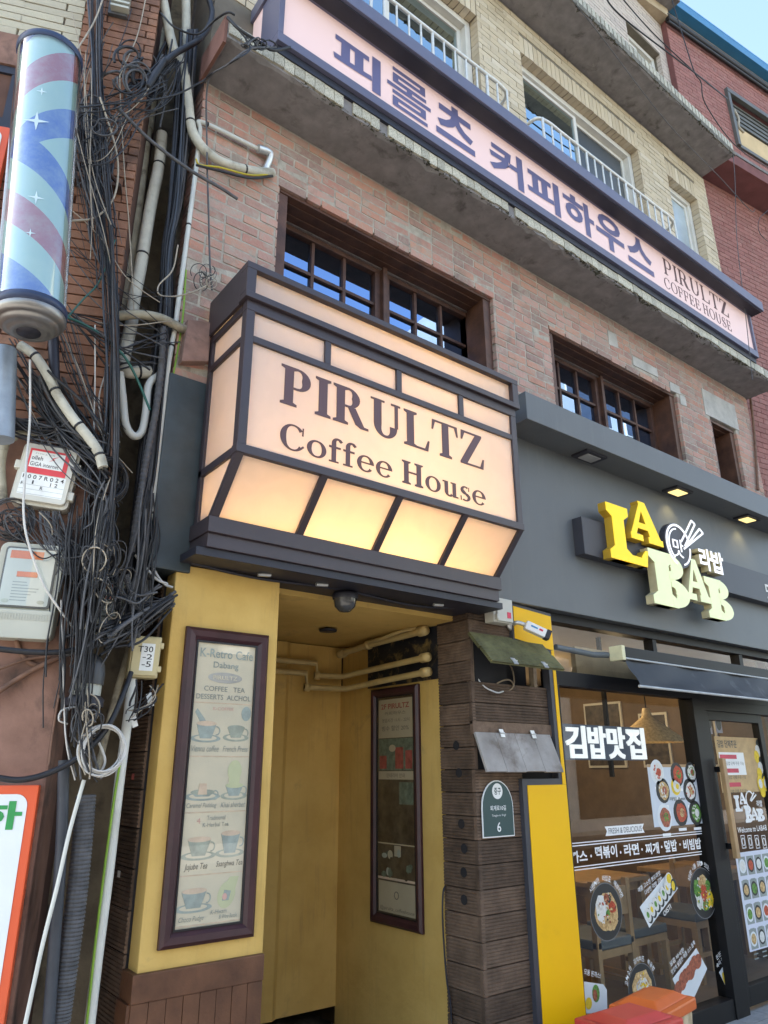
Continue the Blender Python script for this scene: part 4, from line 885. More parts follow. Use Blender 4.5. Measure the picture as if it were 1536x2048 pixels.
blk(.02,.98,1.80,2.045,'paper2'); T('2F PIRULTZ', .1, .9, 2.0, .034, 'photo_red', .02); T('커피하우스', .2, .8, 1.955, .024, 'ink_dark'); T('영업시간 11시 - 22시', .12, .9, 1.91, .024, 'ink_dark'); T('빙수 할인 20%', .12, .88, 1.86, .032, 'ink_dark')
blk(.02,.98,1.60,1.795,'photo_green'); blk(.5,.72,1.61,1.74,'photo_red',.007); blk(.78,.96,1.61,1.72,'photo_red',.007); blk(.05,.25,1.61,1.69,'photo_red',.007)
m = MB(); m.disc(fm, px0+pw*.42, 1.735, .035, .022, .0075); m.build('picture', M['paper2'], pp)
blk(.02,.98,1.545,1.595,'paper2'); T('인테리어 안내', .25, .75, 1.57, .026, 'ink_dark'); blk(.6,.97,1.40,1.53,'photo_green'); blk(.0,1.0,1.165,1.172,'paper2'); blk(.45,.62,1.10,1.16,'paper2')
for i in range(14): m = MB(); m.disc(fm, px0+pw*random.uniform(.08,.95), random.uniform(.99,1.12), random.uniform(.012,.03), random.uniform(.012,.03), .0055+.0003*i, 14); m.build('picture', random.choice([M['photo_green'], M['photo_dark'], M['paper2'], M['ink_green']]), pp)
blk(0,1,.965,.978,'ink_peach'); blk(.02,.98,.785,.955,'paper2'); T('@pirultz_coffeehouse', .06, .96, .805, .026, 'ink_dark')
m = MB()
for q in arc(px0+pw*.5, .885, .022, .022, 0, 360, .004, 24): m.prism(fm, q, .0056, .0066)
m.build('emblem', M['ink_dark'], pp)
m = MB(); m.add([fm.p(x0+.055,z0+.055,.0105),fm.p(x1-.055,z0+.055,.0105),fm.p(x1-.055,z1-.055,.0105),fm.p(x0+.055,z1-.055,.0105)], [(0,1,2,3)]); m.build('cover_glass', M['pglass'], mp2)

# ---- yellow board of the restaurant
yb_ = thing('yellow_board', 'tall golden yellow board in a charcoal frame with a notch for the hatch', 'board', (3.6, -.02, 0))
fy = FY(-.004)
m = MB(); m.prism(fy, [(3.385,0),(3.785,0),(3.765,2.575),(3.385,2.60),(3.385,2.36),(3.70,2.33),(3.715,1.55),(3.385,1.55)], -.03, .026); m.build('frame', M['grey_dark'], yb_)
m = MB(); m.prism(fy, [(3.425,.01),(3.783,.01),(3.775,1.515),(3.425,1.515)], .004, .030); m.build('panel', M['yellow_panel'], yb_)
m = MB(); m.prism(fy, [(3.745,1.516),(3.775,1.516),(3.763,2.33),(3.737,2.33)], .004, .030); m.build('panel', M['yellow_panel'], yb_)
m = MB(); m.prism(fy, [(3.40,2.375),(3.762,2.331),(3.757,2.555),(3.40,2.58)], .004, .030); m.build('panel', M['yellow_panel'], yb_)
# ================================================================ restaurant front
M['alu_black'] = pm('black_aluminium', (.008,.008,.009), .5, var=.12, scale=5, spec=.22)
M['shop_glass'] = glass_mat('shop_window_glass', (.86,.88,.87), -.035, 0.0, .008)
M['floor_in'] = pm('wood_look_floor', (.22,.17,.12), .45, var=.15, scale=4, spec=.4); M['wall_in'] = pm('warm_timber_wall', (.15,.10,.058), .7, var=.25, scale=4); M['ceil_in'] = pm('beige_ceiling', (.36,.30,.23), .8, var=.04)
M['oak'] = pm('oak_furniture', (.40,.25,.12), .5, var=.15, scale=9); M['seat_grey'] = pm('grey_seat_pad', (.11,.125,.13), .6, var=.1); M['rattan'] = pm('woven_lampshade', (.50,.36,.17), .7, var=.35, scale=40)
GY = .06
room = thing('restaurant', 'glazed restaurant ground floor with a warm timber interior', 'shop', (5.5, 1.5, 0))
m = MB(); m.box(3.30, 7.30, .33, 4.6, -.005, .02); m.build('floor', M['floor_in'], room)
m = MB(); m.box(3.30, 7.30, 4.6, 4.7, 0, 2.7); m.build('rear_wall', M['wall_in'], room)
m = MB(); m.box(3.22, 3.30, .30, 4.7, 0, 2.7); m.build('side_wall', M['wall_in'], room); m = MB(); m.box(7.16, 7.2, .30, 4.7, 0, 2.7); m.build('side_wall', M['wall_in'], room)
m = MB(); m.box(3.30, 7.30, .12, 4.6, 2.58, 2.66); ci = m.build('ceiling', M['ceil_in'], room)
for x, y in ((4.4,1.2),(5.2,1.5),(6.2,1.2),(4.6,2.8),(6.0,2.8)):
    m = MB(); m.lathe([(0,0),(.075,0),(.08,.01),(0,.012)], (x,y,2.566), (0,0,1), 20); m.build('ceiling_light', emit_mat('warm_downlight', (1,.80,.5), 3.0), ci)
    L = bpy.data.lights.new('downlight', 'POINT'); L.energy = 3.0; L.color = (1,.78,.50); L.shadow_soft_size = .08; o = bpy.data.objects.new('downlight', L); o.location = (x,y,2.45); link(o, room)
# aluminium frame
def al(*b_): m = MB(); m.box(*b_); m.build('frame_member', M['alu_black'], room, .002)
al(3.78, 7.25, GY-.05, GY+.05, 2.12, 2.215); al(3.78, 7.25, GY-.05, GY+.05, 2.54, 2.60); al(5.41, 5.585, GY-.06, GY+.06, 0, 2.12); al(3.76, 3.84, GY-.05, GY+.05, 0, 2.12)
al(3.84, 5.41, GY-.05, GY+.05, -.005, .12); al(7.10, 7.2, GY-.06, GY+.06, 0, 2.54); al(5.0, 5.05, GY-.04, GY+.04, 2.215, 2.54); al(6.3, 6.36, GY-.04, GY+.04, 2.215, 2.54)
al(5.585, 7.10, GY-.05, GY+.06, 2.04, 2.12); al(5.60, 5.67, GY-.03, GY+.03, .03, 2.04); al(6.46, 6.53, GY-.03, GY+.03, .03, 2.04); al(5.67, 6.46, GY-.03, GY+.03, .03, .15); al(5.67, 6.46, GY-.03, GY+.03, 1.97, 2.04)
def pane(x0, x1, z0, z1): m = MB(); m.add([(x0,GY,z0),(x1,GY,z0),(x1,GY,z1),(x0,GY,z1)], [(0,1,2,3)]); m.build('pane', M['shop_glass'], room)
pane(3.84, 5.41, .12, 2.12); pane(5.67, 6.46, .15, 1.97); pane(6.53, 7.10, .02, 2.04); pane(3.84, 5.0, 2.215, 2.54); pane(5.05, 6.3, 2.215, 2.54); pane(6.36, 7.1, 2.215, 2.54)
for x in (4.12, 4.80): m = MB(); m.box(x-.012, x+.012, .35, .38, 1.55, 2.58); m.build('hanging_rod', M['alu_black'], room)
m = MB(); m.box(4.18, 5.0, .12, .16, 2.22, 2.42); m.build('menu_panel', pm('tan_panel', (.42,.30,.17), .6), room)
# door handle
m = MB(); m.box(5.625, 5.675, -.055, -.02, .98, 1.68); dh = m.build('door_handle', M['oak'], room, .006)
for z in (1.06, 1.60): m = MB(); m.box(5.64, 5.66, -.021, .03, z-.02, z+.02); m.build('bracket', M['alu_black'], dh)
# furniture inside
def table(x, y, lab):
    t_ = thing('dining_table', lab, 'table', (x, y, .02)); m = MB(); m.box(x-.4, x+.4, y-.32, y+.32, .72, .755); m.build('top', M['oak'], t_, .004)
    m = MB(); m.box(x-.34, x+.34, y-.26, y+.26, .65, .718); m.build('apron', M['oak'], t_)
    for sx in (-.34, .34):
        for sy in (-.26, .26): m = MB(); m.box(x+sx-.028, x+sx+.028, y+sy-.028, y+sy+.028, .02, .72); m.build('leg', M['oak'], t_)
def chair(x, y, rz, lab, stool=False):
    t_ = thing('dining_chair', lab, 'chair', (x, y, .02)); c, s = math.cos(rz), math.sin(rz); F_ = Fr((x, y, .02), (c,s,0), (-s,c,0), (0,0,1))
    m = MB(); m.fbox(F_, -.21, .21, -.21, .21, .43, .49); m.build('seat', M['seat_grey'], t_, .012)
    m = MB(); m.fbox(F_, -.205, .205, -.205, .205, .38, .428); m.build('seat_frame', M['oak'], t_)
    for sx in (-.19, .19):
        for sy in (-.19, .19): m = MB(); m.fbox(F_, sx-.02, sx+.02, sy-.02, sy+.02, 0, .85 if (sy > 0 and not stool) else .38); m.build('leg', M['oak'], t_)
        m = MB(); m.fbox(F_, sx-.012, sx+.012, -.17, .17, .18, .21); m.build('stretcher', M['oak'], t_)
    if not stool: m = MB(); m.fbox(F_, -.19, .19, .175, .205, .62, .80); m.build('backrest', M['oak'], t_, .004)
table(5.55, 1.25, 'oak table inside the restaurant behind the round bowl picture'); table(6.75, 1.0, 'oak table inside the restaurant near the framed prints'); table(4.9, 3.2, 'oak table at the back of the restaurant')
chair(4.72, .62, rad(180), 'grey padded chair close behind the shop window'); chair(4.9, 1.5, rad(90), 'grey padded chair beside the front oak table'); chair(5.25, .70, rad(0), 'low grey padded stool behind the lower pictures', True); chair(5.6, 2.0, rad(0), 'grey padded chair behind the front oak table'); chair(6.15, .75, rad(-90), 'grey padded chair between the two oak tables')
pn = thing('pendant_lamp', 'cone shaped woven pendant lamp inside the restaurant', 'lamp', (6.08, .85, 1.83))
m = MB(); m.lathe([(.30,0),(.27,.05),(.05,.22),(.03,.30),(.02,.30),(.04,.21),(.26,.045),(.292,0)], (6.08,.85,1.83), (0,0,1), 28); m.build('shade', M['rattan'], pn)
m = MB(); m.tube([(6.08,.85,2.1),(6.08,.85,2.58)], .006, 6); m.build('cord', M['alu_black'], pn)
m = MB(); m.lathe([(0,0),(.035,.02),(.04,.05),(.02,.09),(0,.1)], (6.08,.85,1.85), (0,0,1), 14); m.build('bulb', emit_mat('warm_bulb', (1,.8,.5), 8), pn)
for y, w, h_ in ((.78,.34,.55),(1.30,.34,.55),(1.85,.5,.7)):
    t_ = thing('framed_picture', 'framed print on the timber wall inside the restaurant', 'picture', (7.15, y, 1.6), 'prints on the restaurant wall'); m = MB(); m.box(7.135, 7.158, y, y+w, 1.62, 1.62+h_); m.build('frame', M['white_pvc'], t_); m = MB(); m.box(7.128, 7.136, y+.025, y+w-.025, 1.645, 1.595+h_); m.build('print', M['photo_dark'], t_)
ctr = thing('service_counter', 'timber service counter along the rear of the restaurant', 'counter', (6.4, 3.6, 0)); m = MB(); m.box(5.7, 7.1, 3.3, 3.8, .02, 1.0); m.build('front', M['wall_in'], ctr); m = MB(); m.box(5.65, 7.12, 3.25, 3.85, 1.0, 1.05); m.build('top', M['oak'], ctr)

# window graphics: stuck on the outside of the glass
fg = FY(GY); M['vinyl_white'] = pm('white_vinyl', (.78,.78,.76), .5, var=.03); M['led_white'] = emit_mat('white_led', (.85,.93,1.0), .19)
Z8 = lambda x, y: (1080+x*.36509, 1300+y*.36523)                       # enlarged view of the window, in photograph pixels
G = lambda x, y: fg.loc(HIT(*Z8(x, y), fg.o, fg.n))
ls = thing('led_sign', 'white glowing Korean LED letters behind the restaurant window', 'sign', (4.1, .08, 1.6))
m = MB(); p, q = G(150,400), G(610,605); m.box(p[0], q[0], GY+.05, GY+.062, q[1], p[1]); m.build('backing', pm('dark_film', (.03,.05,.09), .4), ls)
for ch, L, Rr, Tp, B in (('김',(165,480),(275,480),(220,412),(240,592)),('밥',(290,480),(385,490),(330,415),(340,595)),('맛',(395,490),(490,500),(440,420),(440,595)),('집',(500,500),(600,510),(560,425),(560,598))):
    m = MB(); text_fit(m, FY(GY+.045), ch, G(*L)[0], G(*Rr)[0], G(*B)[1], G(*Tp)[1], 0, .025, 0, .012); m.build('letter', M['led_white'], ls)
st = thing('window_lettering', 'white vinyl menu lettering between double rules on the restaurant window', 'decal', (4.5, .05, 1.2))
def vt(s, x0, x1, yt, yb, bold=.02, mat='vinyl_white', c=.003, shear=0, own=None, name='lettering'):
    m = MB(); a_ = G(x0,(yt[0]+yb[0])/2)[0]; b_ = G(x1,(yt[1]+yb[1])/2)[0]
    text_fit(m, fg, s, a_, b_, G((x0+x1)/2,(yb[0]+yb[1])/2)[1], G((x0+x1)/2,(yt[0]+yt[1])/2)[1], c, bold, shear); return m.build(name, M[mat], own or st)
for s, x0, x1, y0, y1 in (('까스',165,258,1098,1165),('떡볶이',300,420,1070,1140),('라면',458,540,1060,1125),('찌개',575,650,1055,1118),('덮밥',680,748,1040,1105),('비빔밥',783,880,1033,1095)): vt(s, x0, x1, (y0,y0), (y1,y1), .03)
for x, y in ((278,1128),(440,1108),(557,1092),(665,1078),(765,1065)): m = MB(); p = G(x,y); m.disc(fg, p[0], p[1], .008, .008, .003, 12); m.build('dot', M['vinyl_white'], st)
for y0, y1 in ((1062,990),(1078,1002),(1190,1105),(1205,1120)): m = MB(); p, q = G(175,y0), G(885,y1); z_ = (p[1]+q[1])/2; m.fbox(fg, 3.845, q[0], z_-.003, z_+.003, .001, .0025); m.build('rule', M['vinyl_white'], st)
p, q = G(355,990), G(570,985); zc = (p[1]+q[1])/2+.004
m = MB(); m.prism(fg, [(p[0],zc-.028),(q[0],zc-.028),(q[0]-.02,zc),(q[0],zc+.028),(p[0],zc+.028),(p[0]+.02,zc)], .001, .0025); m.build('ribbon', M['vinyl_white'], st)
m = MB(); text_fit(m, fg, 'FRESH & DELICIOUS', p[0]+.035, q[0]-.03, zc-.017, zc+.017, .0035); m.build('ribbon_lettering', M['ink_dark'], st)
# food pictures
M['bowl_black'] = pm('black_bowl_print', (.018,.018,.018), .5); M['noodle'] = pm('noodle_print', (.62,.33,.10), .6, var=.5, scale=60, c2=(.72,.52,.25)); M['kimchi'] = pm('red_topping_print', (.45,.07,.03), .6, var=.5, scale=70)
M['rice'] = pm('white_rice_print', (.66,.65,.60), .6, var=.15, scale=80); M['veg'] = pm('green_vegetable_print', (.10,.24,.04), .6, var=.6, scale=60); M['egg'] = pm('yellow_print', (.75,.52,.03), .6, var=.2, scale=40); M['plate_white'] = pm('white_plate_print', (.66,.69,.69), .5, var=.04); M['meat'] = pm('glazed_meat_print', (.33,.09,.045), .5, var=.6, scale=50); M['seaweed'] = pm('seaweed_print', (.03,.035,.03), .6); M['pastel'] = pm('pale_blue_print', (.56,.60,.64), .55, var=.03)
def rnd_disc(m, cx, cz, rx, rz, c, n=18, w=.12):
    m.poly(fg, [(cx+rx*math.cos(2*math.pi*k_/n)*(1+random.uniform(-w,w)), cz+rz*math.sin(2*math.pi*k_/n)*(1+random.uniform(-w,w))) for k_ in range(n)], c)
def deco(name, lab): return thing(name, lab, 'decal', (4.5, .05, .9))
def arc_text(own, s, cx, cz, r, a0, a1, h=.03):
    n = len(s)
    for i, ch in enumerate(s):
        if ch == ' ': continue
        a_ = rad(a0+(a1-a0)*(i+.5)/n); F_ = Fr(fg.p(cx+r*math.cos(a_), cz+r*math.sin(a_)), Vector((math.sin(a_),0,-math.cos(a_))), Vector((math.cos(a_),0,math.sin(a_))), (0,-1,0))
        m = MB(); text_fit(m, F_, ch, -h*.42, h*.42, 0, h, .003, .01); m.build('lettering', M['vinyl_white'], own)
def bowl(own, x, y, rx_, ry_, items, s, a0, a1):
    p = G(x, y); l, r_ = G(x-rx_, y), G(x+rx_, y); t_, b_ = G(x, y-ry_), G(x, y+ry_); R_ = ((r_[0]-l[0])+(t_[1]-b_[1]))/4
    m = MB(); m.disc(fg, p[0], p[1], R_, R_, .0015, 36); m.build('bowl', M['bowl_black'], own); m = MB()
    for q in arc(p[0], p[1], R_*1.0, R_*1.0, 0, 360, R_*.03, 40): m.poly(fg, q, .0022)
    m.build('bowl_rim', pm('grey_rim_print', (.16,.16,.16), .5), own)
    for k_, (dx, dz, a_, b2, mat) in enumerate(items): m = MB(); rnd_disc(m, p[0]+dx*R_, p[1]+dz*R_, a_*R_, b2*R_, .0026+.0004*k_); m.build('food', M[mat], own)
    cols_ = [it[4] for it in items]; bits = {c: MB() for c in cols_}
    for k_ in range(120):
        it = random.choice(items); a_, q_ = random.uniform(0,6.283), random.random()**.5; x_, z_ = p[0]+(it[0]+it[2]*.9*q_*math.cos(a_))*R_, p[1]+(it[1]+it[3]*.9*q_*math.sin(a_))*R_
        bits[random.choice([it[4], it[4], random.choice(cols_)])].disc(fg, x_, z_, R_*random.uniform(.03,.09), R_*random.uniform(.02,.05), .0062+.00002*k_, 7, random.uniform(0,3))
    for c_, b2 in bits.items():
        if b2.v: b2.build('garnish', M[c_], own, kind='stuff')
    arc_text(own, s, p[0], p[1], R_*1.06, a0, a1, R_*.2)
d = deco('bowl_picture', 'round noodle bowl picture with red kimchi on the restaurant window')
bowl(d, 362, 1432, 90, 160, [(0,-.02,.68,.68,'noodle'),(-.25,.12,.38,.5,'rice'),(.22,-.35,.42,.32,'noodle'),(.38,.12,.22,.2,'kimchi'),(.05,.42,.15,.2,'meat'),(.2,.45,.14,.15,'seaweed'),(.05,-.05,.1,.1,'veg')], '시원~한 라밥표 해장라면', 140, 20)
d = deco('bowl_picture', 'round bibimbap bowl picture with yellow and green toppings on the restaurant window')
bowl(d, 893, 1330, 70, 142, [(0,0,.66,.66,'rice'),(-.42,.22,.3,.35,'veg'),(.42,-.25,.3,.36,'egg'),(.05,.42,.34,.3,'noodle'),(-.38,-.35,.28,.26,'rice'),(.05,-.48,.25,.22,'veg'),(.05,.0,.26,.36,'kimchi'),(.4,.25,.2,.24,'veg')], '싱싱한 나물 듬뿍, 맛있는 비빔밥', 150, 20)
d = deco('bowl_picture', 'fried rice bowl picture half hidden by the orange box')
bowl(d, 560, 1860, 88, 130, [(0,.0,.74,.74,'noodle'),(.05,.1,.45,.34,'rice'),(.1,.1,.3,.2,'egg')], '고~소한 김치치즈 볶음밥', 165, 30)
def plate(own, pts, items, cap, cp):
    P = [G(*q) for q in pts]; m = MB(); m.poly(fg, P, .0015); m.build('plate', M['plate_white'], own)
    for k_, (x, y, a_, b_, mat, rt) in enumerate(items): p = G(x, y); m = MB(); m.disc(fg, p[0], p[1], a_, b_, .0022+.0004*k_, 16, rt); m.build('food', M[mat], own)
    for s, x0, y0, x1, y1 in cp:
        p, q = Vector(G(x0,y0)), Vector(G(x1,y1)); u_ = (q-p).normalized(); F_ = Fr(fg.p(p.x,p.y), (u_.x,0,u_.y), (-u_.y,0,u_.x), (0,-1,0)); m = MB(); text_fit(m, F_, s, 0, (q-p).length, 0, .03, .003, .01); m.build('lettering', M['vinyl_white'], own)
roll = []
for i in range(6):
    t = i/5; x, y = 590+t*100, 1450-t*150; roll += [(x+8,y+5,.034,.050,'seaweed',.5),(x,y,.030,.046,'rice',.5),(x,y,.014,.02,'egg' if i % 2 else 'veg',.5)]
roll += [(700,1262,.045,.05,'rice',0),(700,1250,.03,.03,'egg',0),(725,1285,.035,.04,'seaweed',0),(722,1290,.02,.03,'egg',0)]
plate(deco('plate_picture', 'diagonal white plate picture of sliced seaweed rolls'), [(545,1408),(690,1228),(755,1305),(598,1522)], roll, '', [('매콤 고소한 본드라맛',540,1330,660,1230),('다양한 라밥 김밥',575,1345,670,1262),('OISTI',680,1460,718,1412)])
mt = []
for i in range(9): t = i/8; mt.append((760+t*100+random.uniform(-8,8), 1850-t*150+random.uniform(-10,10), .05, .04, 'meat', .6))
plate(deco('plate_picture', 'diagonal white plate picture of glazed chicken pieces'), [(725,1800),(855,1632),(915,1745),(845,1900),(760,1890)], mt, '', [('달콤 바삭한',715,1735,790,1650),('맛있게 달콤한 매콤 소스 듬뿍',722,1780,850,1610)])
rl2 = []
for i in range(5): t = i/4; x, y = 1010+t*50, 1800-t*110; rl2 += [(x+6,y+4,.03,.05,'seaweed',.4),(x,y,.022,.045,'rice' if i % 2 else 'egg',.4)]
plate(deco('plate_picture', 'narrow plate picture of seaweed rolls beside the black mullion'), [(980,1765),(1050,1660),(1072,1800),(1030,1872)], rl2, '', [('든든한 한줄',968,1700,1030,1625),('속이 꽉찬 김밥',970,1745,1040,1650)])
plate(deco('plate_picture', 'white square plate picture at the lower corner behind the red box'), [(240,1815),(345,1830),(365,1860),(368,1990),(245,1990)], [(305,1880,.035,.045,'veg',0),(300,1890,.02,.03,'meat',0),(265,1935,.03,.03,'egg',0)], '', [('모둠 돈까스!',238,1775,330,1800)])
# menu poster on the glass
po = thing('menu_poster', 'pale blue poster of eight dishes on the restaurant window', 'poster', (5.0, .05, 1.2))
P = [G(585,625),(0,0),G(893,945),(0,0)]; c1, c2, c3, c4 = G(585,627), G(848,625), G(893,945), G(625,975)
xa, xb = (c1[0]+c4[0])/2, (c2[0]+c3[0])/2; zt_, zb_ = (c1[1]+c2[1])/2, (c3[1]+c4[1])/2
m = MB(); m.fbox(fg, xa, xb, zb_, zt_, .001, .0022); sheet = m.build('sheet', M['pastel'], po); m = MB(); m.fbox(fg, xa, xb, zt_-.02, zt_, .0023, .0028); m.build('header', M['oak'], po)
for i, (fx_, fz, r_, mats) in enumerate(((.18,.87,.085,('plate_white','rice','kimchi')),(.58,.83,.085,('bowl_black','kimchi','veg')),(.88,.86,.075,('bowl_black','rice','meat')),(.25,.57,.085,('bowl_black','noodle','meat')),(.52,.63,.06,('egg','rice','egg')),(.80,.55,.085,('bowl_black','rice','noodle')),(.22,.14,.09,('plate_white','meat','veg')),(.55,.20,.09,('bowl_black','kimchi','noodle')),(.86,.18,.085,('bowl_black','veg','rice')))):
    cx, cz = xa+(xb-xa)*fx_, zb_+(zt_-zb_)*fz
    for k_, mt_ in enumerate(mats): m = MB(); rnd_disc(m, cx+.01*k_, cz, r_*(1,.72,.34)[k_], r_*(1,.72,.34)[k_], .003+.0004*k_, 18, .02 if k_ == 0 else .1); m.build('dish', M[mt_], po)
    for k_ in range(14): a_, q_ = random.uniform(0,6.28), r_*.6*random.random()**.5; m = MB() if k_ == 0 else m; m.disc(fg, cx+q_*math.cos(a_), cz+q_*math.sin(a_), r_*random.uniform(.05,.16), r_*random.uniform(.04,.10), .0048+.00003*k_, 7, random.uniform(0,3))
    m.build('garnish', M[random.choice(['noodle','meat','rice','veg','kimchi'])], po, kind='stuff')
    m = MB(); m.fbox(fg, cx-.05, cx+.05, cz-r_-.03, cz-r_-.012, .0024, .0029); m.build('caption', M['vinyl_white'], po)
m = MB(); text_fit(m, fg, '라밥 Best', xa+(xb-xa)*.36, xa+(xb-xa)*.68, zb_+(zt_-zb_)*.40, zb_+(zt_-zb_)*.46, .0045, .01); m.build('title', M['ink_dark'], po)
# door graphics
dp = thing('order_poster', 'tan kimbap group order poster on the restaurant door', 'poster', (6.0, .05, 1.5))
xa, xb = G(965,560)[0], G(1230,640)[0]; zt_, zb_ = G(1080,478)[1], G(1120,778)[1]
m = MB(); m.fbox(fg, xa, xb, zb_, zt_, .001, .002); m.build('sheet', pm('kraft_print', (.50,.33,.15), .6, var=.15, scale=14), dp); m = MB(); m.fbox(fg, xa+.03, xa+.42, zb_+.13, zt_-.12, .0022, .0026); m.build('panel', M['vinyl_white'], dp)
m = MB(); text_fit(m, fg, '김밥 단체주문', xa+.03, xa+.33, zt_-.085, zt_-.025, .003, .015); m.build('title', M['ink_dark'], dp)
for i in range(3): z_ = zt_-.17-.105*i; m = MB(); m.fbox(fg, xa+.04, xa+.30, z_, z_+.032, .003, .0034); m.build('red_line', M['red_label'], dp); m = MB(); text_fit(m, fg, '라밥 김밥 단체 주문 가능', xa+.05, xa+.40, z_-.048, z_-.02, .003); m.build('small_print', M['ink_dark'], dp)
for i in range(9): m = MB(); rnd_disc(m, xb-.05-.03*(i % 3), zt_-.06-.05*i*.9, .042, .05, .0032+.0003*i, 14, .05); m.build('roll', M[('seaweed','rice','egg')[i % 3]], dp)
for i in range(2): m = MB(); m.disc(fg, xb-.04-.09*i, zb_+.06, .05, .06, .0062+.0004*i, 20); m.build('roll', M['egg'], dp); m = MB(); m.disc(fg, xb-.04-.09*i, zb_+.06, .03, .036, .0072+.0004*i, 18); m.build('roll', M['rice'], dp)
dl_ = thing('door_lettering', 'white LABAB lettering and welcome line on the restaurant door', 'decal', (6.1, .05, 1.2))
for ch, x0, x1, y0, y1 in (('L',1065,1105,795,885),('A',1090,1128,780,845),('B',1120,1162,850,945),('A',1155,1195,862,932),('B',1188,1228,868,938)):
    m = MB(); a_, b_ = G(x0,(y0+y1)/2)[0], G(x1,(y0+y1)/2)[0]; P_, w = glyph(ch, .27, .15, .10); k_ = (b_-a_)/w; v0, v1 = G((x0+x1)/2,y1)[1], G((x0+x1)/2,y0)[1]
    for i, q in enumerate(P_): m.prism(fg, [(a_+x*k_, v0+y*(v1-v0)) for x, y in q], .001, .0025+.0001*(i % 9))
    m.build('letter', M['vinyl_white'], dl_)
m = MB(); cxy = G(1150,820)
for q in arc(cxy[0], cxy[1], .07, .07, 30, 240, .012, 24): m.prism(fg, q, .001, .003)
strip(m, fg, G(1150,825), G(1170,780), .012, .001, .0034); strip(m, fg, G(1155,828), G(1182,792), .012, .001, .0036); m.build('bowl_mark', M['vinyl_white'], dl_)
vt('라밥', 1185, 1215, (822,822), (858,858), .02, own=dl_); vt('Welcome to LABAB', 1080, 1240, (968,960), (1000,990), .01, own=dl_)
for i in range(4):
    x = 1097+i*38; p, q = G(x,1015), G(x+32,1085); m = MB(); a_, b_, c_, d_ = p[0], q[0], q[1], p[1]
    for bx in ((a_,b_,d_-.005,d_),(a_,b_,c_,c_+.005),(a_,a_+.005,c_+.005,d_-.005),(b_-.005,b_,c_+.005,d_-.005)): m.fbox(fg, *bx, .001, .0025)
    for q_ in arc((a_+b_)/2, (c_+d_)/2, .022, .03, 0, 360, .006, 18): m.prism(fg, q_, .001, .0028)
    m.build('icon', M['vinyl_white'], dl_)
ml = thing('menu_list', 'white price list sheet with rows of dish photos on the restaurant door', 'poster', (6.25, .05, .8))
xa, xb = G(1095,1300)[0], G(1250,1300)[0]+.25; zt_, zb_ = G(1150,1102)[1], G(1200,1640)[1]
m = MB(); m.fbox(fg, xa, xb, zb_, zt_, .001, .002); m.build('sheet', pm('pale_lilac_print', (.60,.62,.70), .55, var=.03), ml)
for r in range(4):
    for c in range(5):
        x = xa+.03+c*.125; z_ = zt_-.03-r*(zt_-zb_)/4.05
        m = MB(); m.fbox(fg, x, x+.105, z_-.13, z_, .0022, .0026); m.build('photo', pm('dish_backdrop', (.28,.30,.31), .5), ml) if False else m.build('photo', M['ink_grey'], ml)
        for k_, (rr, mt_) in enumerate(((.05,random.choice(['bowl_black','plate_white'])),(.036,random.choice(['noodle','kimchi','rice','meat','veg'])))): m = MB(); rnd_disc(m, x+.052, z_-.065, rr, rr, .003+.0005*k_, 14, .04); m.build('dish', M[mt_], ml)
        for j_ in range(2): m = MB(); m.fbox(fg, x+.02, x+.085, z_-.165-.03*j_, z_-.157-.03*j_, .0022, .0026); m.build('caption', M['ink_grey'], ml)
for i, (x0, x1, y0, y1) in enumerate(((905,950,330,460),(955,1005,355,455))):
    p, q = G(x0,y0), G(x1,y1); t_ = thing('notice', 'small pale notice taped inside the door glass', 'notice', (p[0], GY, q[1]), 'notices on the door glass'); m = MB(); m.fbox(fg, p[0], q[0], q[1], p[1], -.006, -.004); sh = m.build('sheet', pm('notice_paper', (.36,.34,.38), .6), t_); m = MB(); m.disc(fg, (p[0]+q[0])/2, (p[1]+q[1])/2, .04, .05, -.0035); m.build('mark', M['ink_dark'], t_)

# awning
M['awning'] = pm('charcoal_awning_fabric', (.042,.044,.046), .6, var=.12, scale=3, dirt=(.14,.15,.15), dirt_at=.66, spec=.3); M['awn_edge'] = pm('pale_awning_edge', (.42,.43,.42), .5)
aw = thing('awning', 'partly drawn charcoal awning over the restaurant window', 'awning', (5.6, -.1, 2.1))
m = MB(); m.box(4.35, 7.25, -.16, -.065, 2.315, 2.40); m.build('cassette', M['alu_black'], aw, .006)
m = MB(); m.box(4.315, 4.35, -.17, -.064, 2.305, 2.405); m.build('end_cap', pm('cream_cap', (.62,.58,.36), .5), aw, .004)
n = 24; m = MB(); vs = []
for i in range(n+1):
    x = 4.36+(7.22-4.36)*i/n
    for k_ in range(7):
        t = k_/6; vs.append((x-.10*t, -.155-.155*t+.012*math.sin(i*1.1+k_), 2.32-.205*t-.03*math.sin(math.pi*t)*(1 if i else .2)))
m.add(vs, [(i*7+k_, (i+1)*7+k_, (i+1)*7+k_+1, i*7+k_+1) for i in range(n) for k_ in range(6)], True); m.build('fabric', M['awning'], aw)
m = MB(); m.tube([(4.25,-.312,2.112),(7.14,-.312,2.112)], .009, 8); m.build('front_bar', M['awn_edge'], aw)
m = MB(); m.tube([(4.35,-.165,2.318),(7.2,-.165,2.318)], .007, 8); m.build('hem', M['awn_edge'], aw)
m = MB(); m.tube([(3.80,-.02,2.36),(4.2,-.02,2.345),(4.32,-.05,2.35)], .02, 8); tag(m.build('support_tube', M['seat_grey']), 'grey support tube leading to the awning cassette', 'tube')

